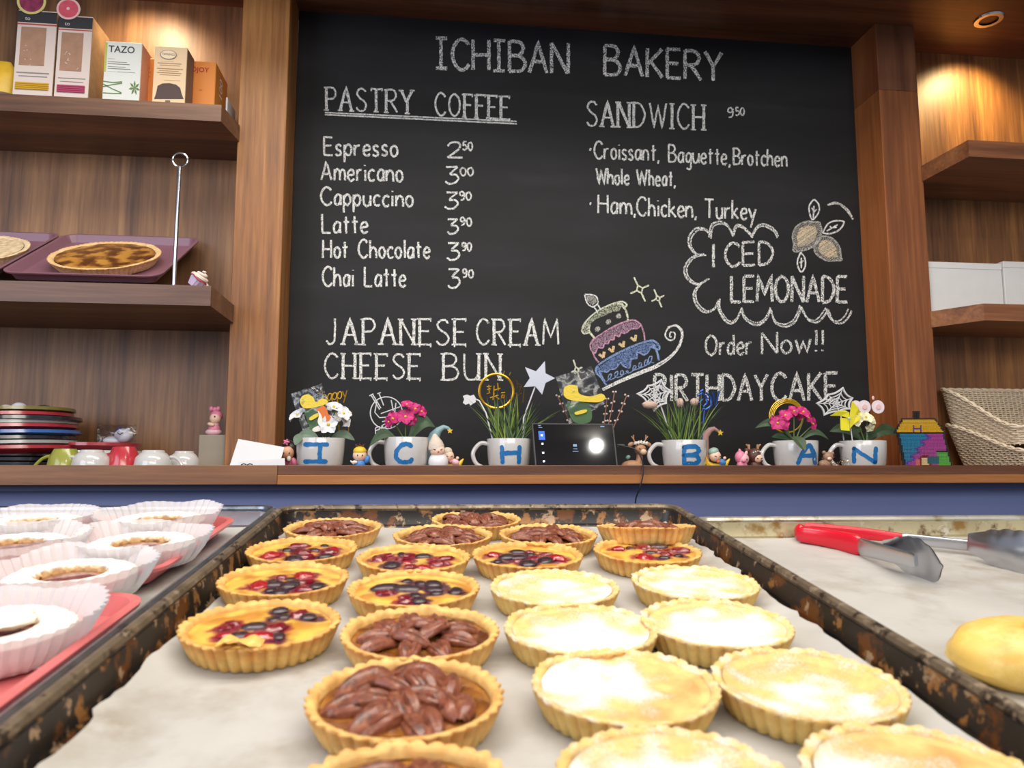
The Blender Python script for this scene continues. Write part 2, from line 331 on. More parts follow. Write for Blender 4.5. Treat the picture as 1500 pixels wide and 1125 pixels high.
GL = {
'A': (.64, ['0,0 .32,1 .64,0', '.12,.36 .52,.36']), 'B': (.58, ['0,0 0,1', '~0,1 .36,.98 .5,.78 .36,.56 0,.52', '~0,.52 .4,.5 .58,.27 .42,.03 0,0']),
'C': (.62, ['~.62,.83 .5,.96 .3,1 .1,.8 .02,.5 .1,.2 .3,0 .5,.03 .64,.18']), 'D': (.6, ['0,0 0,1', '~0,1 .36,.93 .6,.52 .38,.08 0,0']),
'E': (.5, ['0,0 0,1', '0,1 .5,1', '0,.52 .42,.52', '0,0 .5,0']), 'F': (.5, ['0,0 0,1', '0,1 .52,1', '0,.54 .42,.54']),
'H': (.58, ['0,0 0,1', '.58,0 .58,1', '0,.5 .58,.5']), 'I': (.1, ['.05,0 .05,1']), '\u0131': (.42, ['.21,0 .21,1', '0,1 .42,1', '0,0 .42,0']), 'J': (.5, ['~.38,1 .38,.3 .3,.05 .12,0 0,.14']),
'K': (.58, ['0,0 0,1', '.54,1 0,.42', '.14,.54 .58,0']), 'L': (.5, ['0,1 0,0', '0,0 .5,0']), 'M': (.78, ['0,0 .06,1 .39,.3 .72,1 .78,0']),
'N': (.6, ['0,0 0,1', '0,1 .6,0', '.6,0 .6,1']), 'O': (.66, ['~.33,1 .08,.82 0,.5 .08,.18 .33,0 .58,.18 .66,.5 .58,.82 .33,1']),
'P': (.52, ['0,0 0,1', '~0,1 .38,.98 .52,.75 .38,.53 0,.49']), 'R': (.58, ['0,0 0,1', '~0,1 .38,.98 .52,.76 .38,.54 0,.5', '.2,.5 .58,0']),
'S': (.54, ['~.52,.85 .38,.98 .15,.95 .04,.76 .2,.57 .42,.44 .54,.25 .4,.03 .15,.01 0,.15']), 'T': (.6, ['0,1 .6,1', '.3,1 .3,0']),
'U': (.58, ['~0,1 .01,.3 .12,.04 .3,0 .46,.05 .57,.3 .58,1', '.58,1 .58,0']), 'W': (.9, ['0,1 .22,0 .45,.9 .68,0 .9,1']), 'Y': (.6, ['0,1 .3,.5', '.6,1 .3,.5', '.3,.5 .3,0']),
'V': (.6, ['0,1 .3,0 .6,1']),
'a': (.42, ['~.4,.55 .2,.6 .04,.4 .05,.12 .2,.02 .38,.25 .4,.58', '.4,.58 .4,0']), 'c': (.38, ['~.38,.5 .25,.6 .08,.5 .02,.28 .1,.05 .25,0 .38,.08']),
'd': (.42, ['~.4,.5 .2,.58 .04,.4 .05,.1 .2,.01 .38,.2 .4,.5', '.4,1 .41,0']), 'e': (.4, ['~.03,.3 .38,.36 .34,.55 .2,.6 .05,.45 .03,.2 .15,.02 .3,.02 .4,.12']),
'g': (.42, ['~.4,.5 .2,.58 .04,.4 .06,.12 .2,.05 .38,.25 .4,.55', '~.4,.58 .4,-.2 .28,-.36 .08,-.3']), 'h': (.42, ['0,1 0,0', '~0,.35 .15,.58 .32,.55 .4,.35 .41,0']),
'i': (.08, ['.04,.58 .04,0', '.04,.8 .05,.84']), 'k': (.4, ['0,1 0,0', '.36,.58 0,.22', '.1,.32 .4,0']), 'l': (.08, ['.04,1 .05,0']),
'm': (.66, ['0,.6 0,0', '~0,.35 .12,.58 .27,.52 .32,.3 .32,0', '~.32,.35 .45,.58 .6,.52 .65,.3 .66,0']), 'n': (.42, ['0,.6 0,0', '~0,.35 .15,.58 .32,.55 .4,.35 .41,0']),
'o': (.42, ['~.21,.6 .05,.48 .02,.28 .1,.06 .23,.0 .37,.1 .41,.32 .34,.52 .21,.6']), 'p': (.42, ['0,.58 0,-.4', '~0,.3 .1,.52 .25,.6 .4,.42 .36,.12 .2,0 .02,.15']),
'r': (.3, ['0,.6 0,0', '~0,.35 .12,.55 .3,.58']), 's': (.34, ['~.32,.5 .2,.6 .05,.5 .1,.34 .28,.24 .3,.07 .15,0 0,.08']), 't': (.34, ['.16,.9 .18,0', '0,.6 .34,.62']),
'u': (.42, ['~0,.6 .02,.15 .15,.0 .3,.06 .4,.3', '.41,.6 .41,0']), 'w': (.6, ['0,.6 .15,0 .3,.5 .45,0 .6,.6']), 'y': (.4, ['0,.58 .2,.08', '.42,.6 .1,-.42']),
'0': (.5, ['~.25,1 .06,.8 .0,.5 .08,.15 .25,0 .42,.15 .5,.5 .42,.85 .25,1']), '2': (.6, ['~.02,.75 .15,.97 .4,1 .52,.8 .4,.45 0,.0', '0,0 .6,-.03']),
'3': (.58, ['.05,1 .55,1', '~.55,1 .22,.58 .48,.52 .58,.28 .4,.02 .15,-.02 0,.12']), '5': (.5, ['.45,1 .08,1', '.08,1 .05,.55', '~.05,.55 .3,.62 .48,.4 .4,.1 .2,0 0,.08']),
'9': (.5, ['~.46,.75 .3,1 .08,.9 .05,.62 .22,.5 .42,.62 .46,.8', '~.46,.9 .46,.4 .36,.08 .1,0']), '1': (.2, ['.02,.8 .15,1', '.15,1 .15,0']), '4': (.5, ['.35,0 .35,1 0,.35 .5,.35']),
',': (.08, ['.06,.06 .0,-.14']), '!': (.08, ['.04,1 .04,.3', '.04,.06 .05,0']), '.': (.06, ['.0,.05 .05,.0']), 'Z': (.55, ['0,1 .55,1', '.55,1 0,0', '0,0 .55,0']), 'G': (.62, ['~.6,.83 .48,.97 .28,1 .08,.8 .02,.5 .1,.2 .3,0 .5,.03 .62,.2', '.62,.2 .62,.45 .38,.45']), 'j': (.2, ['~.16,.58 .16,-.2 0,-.3', '.16,.8 .17,.84']), ' ': (.42, []),
}
def glyphs(txt, gap=.2):
    """strokes in unit cap height: list of (points, straight) and the total width"""
    x = 0; out = []
    for i, ch in enumerate(txt):
        wd, ss = GL[ch]
        for s_ in ss:
            sm = s_[0] == '~'; pts = [tuple(map(float, q.split(','))) for q in s_.lstrip('~').split()]
            if sm: pts = [(p.x, p.y) for p in spline([(a, b, 0) for a, b in pts], 5)]
            out.append(([(a+x, b) for a, b in pts], not sm, ch, i))
        x += wd + (gap if i < len(txt)-1 else 0)
    return out, x
def ribbon(mb, pts, w_, to3):
    P = [Vector((p[0], p[1])) for p in pts]; L = []; n = len(P)
    for i in range(n):
        d = (P[min(n-1, i+1)]-P[max(0, i-1)]); d = d.normalized() if d.length > 1e-6 else Vector((1, 0)); q = Vector((-d.y, d.x))
        k = 1
        if 0 < i < n-1:
            d1 = (P[i]-P[i-1]).normalized(); c = abs(Vector((-d1.y, d1.x)).dot(q)); k = 1/max(c, .6)
        ww = w_*.5*k*(1+.12*math.sin(i*2.7+P[i].x))
        L.append((P[i]+q*ww, P[i]-q*ww))
    v = [to3(*a) for ab in L for a in ab]
    mb.add(v, [(2*i, 2*i+1, 2*i+3, 2*i+2) for i in range(n-1)])
rj = random.Random(3); zoff = [0]
def bd(px, py):
    p = at(px, py, YB); return (p.x, p.y-.0006-zoff[0], p.z)
CH = chalk('chalk_white', (226, 226, 222)); CHT = chalk('chalk_title', (222, 222, 218), .52, 480)
def dens(pts, step=7):
    out = [pts[0]]
    for a, b in zip(pts, pts[1:]):
        L = math.hypot(b[0]-a[0], b[1]-a[1]); k = max(1, int(L/step))
        for j in range(1, k+1): out.append((a[0]+(b[0]-a[0])*j/k, a[1]+(b[1]-a[1])*j/k))
    return out
def chalk_words(items, name='chalk_letter', m=CH):
    for (txt, x0, b0, x1, b1, h, wd, *fl) in items:
        serif = fl and fl[0] == 's'; S, W = glyphs(txt, .26 if serif else .17); W = max(W, .05); cur = None; mb = None
        for pts, straight, chh, ci in S:
            if ci != cur:
                if mb: obj(name, mb, m, board, False)
                mb = MB(); cur = ci
            jx, jy = rj.uniform(-.5, .5), rj.uniform(-.5, .5)
            q = [(x0+(x1-x0)*p[0]/W+jx, b0+(b1-b0)*p[0]/W-p[1]*h+jy) for p in pts]
            vert = straight and abs(q[0][1]-q[-1][1]) > 2*abs(q[0][0]-q[-1][0]) or (len(q) == 3)
            ww = wd*(1.5 if serif and vert else 1)
            zoff[0] = rj.uniform(0, .0003)
            ribbon(mb, [(a+rj.uniform(-.25, .25), b+rj.uniform(-.25, .25)) for a, b in dens(q)], ww, bd)
            if serif and (straight):
                for (ux, uy) in (pts[0], pts[-1]):
                    if (uy < .02 or uy > .98) and (vert or chh in 'EFTLZ'):
                        sx = x0+(x1-x0)*ux/W+jx; sy = b0+(b1-b0)*ux/W-uy*h+jy
                        if vert: ribbon(mb, [(sx-h*.11, sy), (sx+h*.11, sy+.5)], 2.2, bd)
                        elif ux > .1 and chh in 'EFTL': ribbon(mb, [(sx, sy-h*.05), (sx, sy+h*.1)], 2.0, bd)
        if mb: obj(name, mb, m, board, False)
    zoff[0] = 0
chalk_words([('\u0131CH\u0131BAN', 638, 100, 832, 108, 44, 5), ('BAKERY', 886, 109, 1057, 119, 42, 5)], m=CHT)
chalk_words([('PASTRY', 478, 161, 604, 166, 33, 2.6, 's'), ('COFFEE', 637, 169, 746, 175, 33, 2.8, 's')])
mbu = MB(); ribbon(mbu, dens([(476, 165), (757, 178)]), 2, bd); ribbon(mbu, dens([(476, 168), (757, 181.5)]), 2.2, bd); obj('chalk_underline', mbu, CH, board, False)
menu = [('Espresso', 475, 227, 582, 229, 26, '2', 655, 677, 231, 22, '50', 678, 692, 220), ('Americano', 471, 264, 590, 266, 27, '3', 652, 671, 269, 24, '00', 674, 693, 257),
        ('Cappuccino', 470, 300, 605, 303, 26, '3', 652, 671, 305, 23, '90', 673, 690, 293), ('Latte', 472, 341, 538, 342, 27, '3', 655, 671, 342, 21, '90', 674, 690, 330),
        ('Hot Chocolate', 473, 378, 629, 378, 26, '3', 655, 673, 380, 24, '90', 677, 691, 367), ('Chai Latte', 472, 419, 594, 420, 28, '3', 656, 673, 421, 27, '90', 677, 693, 406)]
for r in menu:
    chalk_words([(r[0], r[1], r[2], r[3], r[4], r[5], 3.0), (r[6], r[7], r[9], r[8], r[9], r[10], 2.8), (r[11], r[12], r[14], r[13], r[14]+1, 12, 2.3)])
chalk_words([('JAPANESE', 478, 504, 682, 505, 37, 2.8, 's'), ('CREAM', 698, 505, 818, 505, 37, 2.8, 's')])
chalk_words([('CHEESE', 475, 554, 615, 555, 36, 2.8, 's'), ('BUN', 650, 556, 733, 556, 38, 2.8, 's')])
chalk_words([('SANDWICH', 860, 184, 1031, 190, 36, 2.7, 's'), ('9', 1066, 172, 1074, 172, 14, 2), ('50', 1077, 169, 1090, 169, 11, 1.9)])
chalk_words([('Croissant,', 870, 232, 965, 236, 25, 2.6), ('Baguette,', 979, 237, 1069, 242, 25, 2.6), ('Brotchen', 1074, 241, 1152, 244, 24, 2.6), ('.', 863, 220, 866, 220, 20, 3.5)])
chalk_words([('Whole Wheat,', 873, 269, 989, 273, 23, 2.7)])
chalk_words([('Ham,', 876, 312, 931, 315, 27, 2.8), ('Chicken,', 933, 316, 1020, 319, 27, 2.8), ('Turkey', 1032, 319, 1106, 322, 27, 2.8), ('.', 864, 299, 867, 299, 20, 3.5)])
chalk_words([('I', 1043, 392, 1046, 392, 34, 4), ('CED', 1061, 390, 1132, 388, 34, 3.8), ('LEMONADE', 1071, 442, 1241, 443, 38, 4.4)], m=CHT)
chalk_words([('Order', 1034, 520, 1100, 519, 29, 3.2), ('Now!!', 1116, 519, 1206, 514, 31, 3.4)], m=CHT)
chalk_words([('BIRTHDAY', 959, 587, 1124, 587, 38, 4.6), ('CAKE', 1130, 587, 1226, 586, 40, 4.6)], m=CHT)
# --- drawings (strokes read in the two close-ups, then laid on the board plane)
def drw(name, strokes, m, off, k, wd):
    mb = MB()
    for s_ in strokes:
        w_ = wd
        if isinstance(s_[0], (int, float)): w_, s_ = s_[0], s_[1]
        pts = [(off[0]+x/k, off[1]+y/k) for x, y in s_]
        if len(pts) > 2: pts = [(p.x, p.y) for p in spline([(a, b, 0) for a, b in pts], 5)]
        zoff[0] = rj.uniform(0, .0003); ribbon(mb, dens(pts, 5), w_, bd)
    zoff[0] = 0
    return obj(name, mb, m, board, False)
def scribble(name, poly, m, off, k, ang, step, wd):
    """hatch a polygon with chalk strokes"""
    mb = MB(); a = math.radians(ang); c, s_ = math.cos(a), math.sin(a)
    R = [(x*c+y*s_, -x*s_+y*c) for x, y in poly]; y0, y1 = min(p[1] for p in R), max(p[1] for p in R); y = y0+step/2
    while y < y1:
        xs = []
        for (ax, ay), (bx, by) in zip(R, R[1:]+R[:1]):
            if (ay <= y) != (by <= y): xs.append(ax+(bx-ax)*(y-ay)/(by-ay))
        xs.sort()
        for i in range(0, len(xs)-1, 2):
            p = [(xs[i]+2, y), (xs[i+1]-2, y)]
            zoff[0] = rj.uniform(0, .0002)
            ribbon(mb, dens([(off[0]+(X*c-Y*s_)/k, off[1]+(X*s_+Y*c)/k) for X, Y in p], 6), wd, bd)
        y += step
    zoff[0] = 0
    return obj(name, mb, m, board, False)
A, KA = (830, 400), 6.25
CY = chalk('chalk_cream', (214, 216, 190)); CP = chalk('chalk_pink', (196, 148, 170)); CB = chalk('chalk_blue', (128, 152, 196)); CO = chalk('chalk_tan', (216, 186, 140), .7); CG = chalk('chalk_grey', (180, 178, 172), .55)
drw('chalk_cake_tier', [[(165, 200), (185, 270), (235, 310), (285, 275), (270, 215), (220, 198), (165, 195)], [(250, 310), (285, 360)], [(285, 290), (315, 340)]], CH, A, KA, 1.9)
scribble('chalk_shading', [(180, 205), (195, 265), (235, 300), (275, 270), (262, 220), (225, 205)], CG, A, KA, 80, 12, 1.4)
drw('chalk_cake_tier', [[(155, 555), (140, 515), (180, 440), (280, 350), (400, 290), (500, 262), (548, 285), (535, 310), (500, 285), (460, 275)], [(155, 555), (200, 545), (205, 500), (215, 470)], (2.8, [(205, 535), (258, 600)]), (2.8, [(510, 300), (545, 350), (562, 432)])], CY, A, KA, 2.4)
scribble('chalk_shading', [(150, 540), (150, 500), (200, 430), (300, 350), (400, 295), (500, 268), (535, 290), (500, 310), (480, 350), (420, 355), (350, 390), (270, 420), (215, 470), (200, 540)], chalk('chalk_cream_soft', (200, 204, 176), .5), A, KA, -60, 11, 1.3)
for (x, y) in ((283, 513), (383, 447), (475, 395)):
    scribble('chalk_dot', [(x+26*math.cos(q), y+26*math.sin(q)) for q in [i*PI/5 for i in range(10)]], CG, A, KA, 40, 9, 1.5)
drw('chalk_cake_tier', [[(240, 610), (330, 550), (430, 490), (540, 445), (620, 432), (680, 470)], [(240, 610), (215, 660), (230, 710), (262, 730), (285, 680), (310, 685), (335, 680), (345, 645), (380, 645), (395, 610), (430, 610), (440, 570), (480, 580), (500, 545), (540, 550), (575, 520), (600, 510), (650, 505), (680, 470)], [(235, 715), (260, 775), (295, 820)], [(680, 475), (705, 540), (715, 620)]], CP, A, KA, 2.2)
scribble('chalk_shading', [(225, 655), (245, 615), (330, 560), (430, 498), (540, 455), (620, 442), (670, 470), (640, 500), (590, 505), (540, 545), (500, 540), (475, 575), (440, 562), (420, 605), (395, 600), (375, 640), (345, 640), (325, 680), (290, 675), (260, 725), (235, 700)], chalk('chalk_pink_soft', (160, 128, 148), .55), A, KA, -60, 10, 1.5)
for (x, y) in ((325, 748), (412, 696), (507, 650), (615, 595)):
    drw('chalk_heart', [(3.6, [(x-30, y-5), (x+10, y+25)]), (4, [(x+10, y+28), (x+18, y-28)])], CO, A, KA, 3)
drw('chalk_cake_tier', [(3, [(362, 1030), (320, 960), (270, 910), (285, 850), (400, 770), (560, 690), (700, 635), (790, 620), (845, 665), (840, 700), (790, 680), (770, 660)]), [(362, 1020), (330, 960), (300, 910), (330, 900), (370, 905), (400, 880), (445, 875), (490, 820), (520, 850), (575, 865), (590, 790), (640, 780), (650, 725), (710, 750), (750, 715), (765, 670)], (3, [(790, 650), (825, 720), (845, 800)]),
    (1.6, [(365, 990), (400, 960), (410, 925), (385, 935), (385, 975), (430, 965), (465, 930), (465, 900), (440, 920), (450, 955), (500, 945), (520, 905), (500, 895), (495, 930), (550, 915), (565, 895), (545, 900), (570, 915), (610, 890), (635, 860), (615, 850), (610, 885), (670, 870), (685, 830), (665, 825), (665, 865), (725, 845), (740, 800), (720, 800), (715, 845), (765, 820), (780, 765), (755, 770), (750, 815), (800, 820)])], CB, A, KA, 2.3)
scribble('chalk_shading', [(285, 870), (400, 785), (560, 700), (700, 645), (780, 630), (840, 670), (790, 690), (760, 690), (710, 745), (655, 720), (640, 775), (590, 785), (570, 860), (525, 845), (490, 815), (445, 870), (400, 875), (370, 900), (320, 895), (350, 1000), (300, 920), (275, 900)], chalk('chalk_blue_soft', (104, 126, 172), .55), A, KA, -55, 10, 1.5)
drw('chalk_cake_plate', [(2.2, [(325, 1062), (480, 985), (640, 915), (800, 850), (930, 775), (1010, 690), (1045, 610), (1050, 540), (1000, 485), (930, 505), (902, 570), (940, 615), (985, 600), (988, 550), (950, 545), (945, 580), (960, 585)]), (2, [(330, 1075), (490, 1000), (660, 930), (820, 865), (940, 785), (1020, 695), (1056, 610), (1058, 530), (1005, 478), (925, 495)])], CH, A, KA, 2)
scribble('chalk_shading', [(340, 1060), (480, 990), (640, 920), (800, 855), (850, 840), (820, 862), (660, 930), (490, 1002)], CH, A, KA, -20, 9, 1.5)
for k_, (cx, cy, a_, b_) in enumerate([(668, 150, 85, 110), (835, 232, 58, 82), (92, 885, 50, 90)]):
    P4 = [(cx-.6*a_, cy-b_), (cx+a_, cy-.45*a_), (cx+.6*a_, cy+b_), (cx-a_, cy+.45*a_)]; I4 = [(cx-.2*a_, cy-.25*b_), (cx+.3*a_, cy-.2*b_), (cx+.15*a_, cy+.15*b_), (cx-.25*a_, cy+.2*b_)]
    drw('chalk_sparkle', [[P4[i], I4[i] if i else I4[0], ((I4[i][0]+I4[(i+1) % 4][0])/2, (I4[i][1]+I4[(i+1) % 4][1])/2), P4[(i+1) % 4]][:0] or [P4[i], ((P4[i][0]+cx*1.6)/2.6+0, (P4[i][1]+cy*1.6)/2.6), (cx+(P4[i][0]+P4[(i+1) % 4][0]-2*cx)*.16, cy+(P4[i][1]+P4[(i+1) % 4][1]-2*cy)*.16), ((P4[(i+1) % 4][0]+cx*1.6)/2.6, (P4[(i+1) % 4][1]+cy*1.6)/2.6), P4[(i+1) % 4]] for i in range(4)], CY, A, KA, 2.1)
B, KB = (980, 280), 5.114
arcs = [[(300, 345), (320, 250), (390, 230), (440, 260), (475, 330)], [(475, 325), (500, 260), (540, 258), (590, 300), (620, 335)], [(620, 340), (660, 265), (720, 250), (790, 290), (815, 340)],
        [(305, 330), (270, 285), (200, 280), (150, 340), (150, 410), (200, 470), (265, 475)], [(265, 475), (180, 490), (120, 560), (125, 640), (200, 700), (290, 660)], [(235, 690), (185, 760), (200, 850), (270, 910), (340, 880), (370, 815)],
        [(370, 815), (375, 900), (440, 990), (500, 970), (540, 885)], [(540, 885), (570, 960), (650, 1005), (720, 970), (762, 885)], [(762, 890), (800, 990), (880, 1015), (950, 970), (990, 865)], [(990, 870), (1040, 960), (1100, 985), (1150, 950), (1192, 885)], [(1192, 890), (1230, 975), (1290, 990), (1340, 950), (1368, 895)]]
ctr = (650, 600)
drw('chalk_cloud_outline', [(2.8, a_) for a_ in arcs]+[(2, [(x+(ctr[0]-x)*.035, y+(ctr[1]-y)*.045) for x, y in a_]) for a_ in arcs], CHT, B, KB, 2.4)
drw('chalk_stroke', [(2.4, [(1185, 105), (1250, 92), (1310, 125), (1378, 212)]), (2, [(1195, 98), (1255, 86), (1330, 130), (1370, 190)])], CHT, B, KB, 2.4)
L1 = [(1125, 232), (1142, 300), (1115, 380), (1050, 430), (980, 448), (932, 448), (935, 400), (925, 330), (960, 260), (1030, 228), (1090, 232)]
L2 = [(1125, 345), (1180, 338), (1240, 370), (1280, 430), (1285, 490), (1292, 515), (1250, 520), (1180, 520), (1110, 480), (1085, 430), (1100, 380)]
for L in (L1, L2):
    drw('chalk_lemon', [(2.6, L+[L[0]])], CG, B, KB, 2.4)
    scribble('chalk_shading', L, chalk('chalk_lemon_grey', (160, 156, 148), .55), B, KB, -35, 12, 1.7); scribble('chalk_shading', [((x-sum(p[0] for p in L)/len(L))*.72+sum(p[0] for p in L)/len(L), (y-sum(p[1] for p in L)/len(L))*.72+sum(p[1] for p in L)/len(L)) for x, y in L], chalk('chalk_lemon_tan', (204, 184, 150), .72), B, KB, -35, 9, 2.0)
drw('chalk_leaf', [[(1085, 60), (1048, 120), (1070, 212), (1120, 160), (1120, 100), (1085, 60)], (2, [(1080, 200), (1085, 110)]), (2, [(1083, 150), (1068, 125)]), (2, [(1083, 165), (1105, 135)])], CH, B, KB, 2.2)
drw('chalk_leaf', [[(1150, 315), (1190, 245), (1250, 222), (1310, 232), (1275, 290), (1210, 318), (1150, 315)], (2, [(1180, 300), (1265, 250)]), (2, [(1215, 280), (1205, 262)]), (2, [(1230, 272), (1255, 272)])], CH, B, KB, 2.2)
drw('chalk_leaf', [[(985, 458), (960, 530), (975, 590), (995, 605), (1020, 560), (1015, 500), (985, 458)], (2, [(990, 580), (990, 500)]), (2, [(990, 545), (978, 530)]), (2, [(990, 540), (1005, 520)])], CH, B, KB, 2.2)
# ================================================================ DISPLAY CASE: pans, trays, tarts
dT = ray(659, 546).normalized(); eX = Vector((dT.y, -dT.x, 0)).normalized(); eN = eX.cross(dT)
PA, PB = Vector((-.1649, .8879, -.0413)), Vector((.2948, .8741, -.0447))
PC = EYE+(PA+PB)/2
def TM(u, v, h, C=None):
    p = (C or PC)+eX*u+dT*v+eN*h
    M = Matrix((eX, dT, eN)).transposed().to_4x4(); M.translation = p; return M
def onp(px, py, h):
    r = ray(px, py); q = PC+eN*h-EYE; t = q.dot(eN)/r.dot(eN); rel = r*t+EYE-PC; return rel.dot(eX), rel.dot(dT)
def rrect(w_, l_, rad, k=5):
    out = []
    for cx, cy, a0 in ((w_/2-rad, l_/2-rad, 0), (-w_/2+rad, l_/2-rad, 90), (-w_/2+rad, -l_/2+rad, 180), (w_/2-rad, -l_/2+rad, 270)):
        for i in range(k+1):
            a = math.radians(a0+90*i/k); out.append((cx+rad*math.cos(a), cy+rad*math.sin(a)))
    return out
def panloft(w_, l_, prof, rad, k=6, sub=10):
    """prof: (outset, z) from the outside lip over to the floor"""
    base = rrect(w_, l_, rad, k); mb = MB(); rings = []
    for (o_, z) in prof:
        R = rrect(w_+2*o_, l_+2*o_, max(.004, rad+o_), k); rings.append([(x, y, z) for x, y in R])
    mb.loft(rings, cap=False); n = len(base); k0 = (len(prof)-1)*n; mb.f.append(tuple(range(k0, k0+n))); return mb
def sheet_pan(label, M, W, L, H, mw, mr, mf):
    t = thing('sheet_pan', label, 'baking pan', M)
    r = .0042
    obj('pan_body', panloft(W, L, [(-.004, -.0035), (-.0075, -.006), (-.010, -H+.003), (-.0125, -H)], .022), mw, t)
    # outer wall and rolled rim
    o = MB(); rings = []
    for (of, z) in [(-.011, -H-.001), (-.0065, -.006), (-.001, -.0065)]: rings.append([(x, y, z) for x, y in rrect(W+2*of, L+2*of, .024+of, 6)])
    o.loft(rings, cap=False); obj('pan_wall', o, mw, t)
    rings = []
    for i in range(9):
        a = 2*PI*i/8; of = -r*.9+r*math.cos(a); z = -r*.9+r*.9*math.sin(a)+.001; rings.append([(x, y, z) for x, y in rrect(W+2*of, L+2*of, .024+of, 6)])
    obj('rolled_rim', MB().loft(rings, cap=False), mr, t)
    return t
BURNT = blotch('burnt_pan', (30, 27, 25), [(104, 62, 30), (150, 104, 58), (168, 140, 110)], 26, .38, .25, (.55, .60), .4, base2=(52, 46, 42))
BRIM = blotch('burnt_pan_rim', (96, 84, 70), [(52, 42, 34), (150, 134, 112)], 60, .4, .4, (.54, .6), .3, base2=(132, 116, 96))
ALU = blotch('aluminium_clean', (188, 192, 200), [(150, 154, 164)], 20, .22, .85, (.5, .8), .1, base2=(214, 218, 226))
ALUR = blotch('aluminium_rim', (120, 124, 130), [(80, 82, 88)], 40, .25, .9, (.5, .7), .1, base2=(160, 164, 170))
STAIN = blotch('stained_pan', (170, 158, 124), [(140, 108, 56), (92, 62, 34), (196, 188, 168)], 26, .35, .3, (.55, .66), .2, base2=(190, 180, 146))
STAINR = blotch('stained_pan_rim', (190, 186, 172), [(150, 134, 96)], 40, .28, .7, (.55, .7), .1, base2=(214, 212, 204))
PW, PL = .4597, .640
sheet_pan('large burnt black baking pan in the middle, filled with tarts', TM(0, -PL/2, 0), PW, PL, .0255, BURNT, BRIM, BURNT)
sheet_pan('shiny silver baking pan on the left, holding two pink trays', TM(-.4615, -PL/2+.012, -.002), PW, PL, .0255, ALU, ALUR, ALU)
RPM = TM(.4622, -PL/2-.030, -.010)
sheet_pan('beige stained baking pan on the right, under the red tongs', RPM, PW, PL, .0255, STAIN, STAINR, STAIN)
rack = obj('display_shelf', MB().box((-.75, -.72, -.045), (.75, .05, -.039), TM(0, 0, 0)), mat('case_metal', (150, 150, 152), .3, .8), smooth=False)
tag(rack, 'sloping metal display case shelf under the three baking pans', 'shelf')
PAPER = blotch('baking_paper', (170, 167, 162), [(154, 146, 134), (182, 180, 176)], 14, .6, 0, (.5, .7), .2, base2=(184, 182, 178))
def parchment(label, M, W, L, seed, z0=-.0245):
    rn = random.Random(seed); nu, nv = 60, 80
    def fn(a, b):
        x = (a-.5)*W; y = (b-.5)*L; e = min(a, 1-a)*W; e2 = min(b, 1-b)*L
        wob = .006*noise.noise(Vector((x*9+seed, y*9, 0)))
        wav = .004*noise.noise(Vector((seed*2.0+(x > 0)*7, y*22, 1.3)))+.003*noise.noise(Vector((seed+(x > 0)*3, y*60, 4)))
        k = max(0, 1-e/.03); kk = max(0, 1-e2/.03)
        xs = x+math.copysign(1, x)*k*wav*1.6; ys = y+kk*.004*noise.noise(Vector((x*25, seed, 2)))
        z = z0+.0012+.0008*noise.noise(Vector((x*30, y*30, seed)))+.0005*noise.noise(Vector((x*90, y*70, seed)))+.0045*k*k+.002*kk*kk+abs(wav)*k*.6
        return (xs, ys, z)
    o = obj('baking_paper', MB().grid(fn, nu, nv), PAPER, M=None); o.matrix_world = M; tag(o, label, 'baking paper'); return o
parchment('white baking paper lining the burnt black pan under the tarts', TM(0, -PL/2, 0), PW-.034, PL-.05, 1)
parchment('white baking paper in the right pan beneath the red tongs', RPM, PW-.028, PL-.036, 5)
parchment('white baking paper in the silver pan, showing between the pink trays', TM(-.4615, -PL/2+.012, -.002), PW-.03, PL-.04, 9)
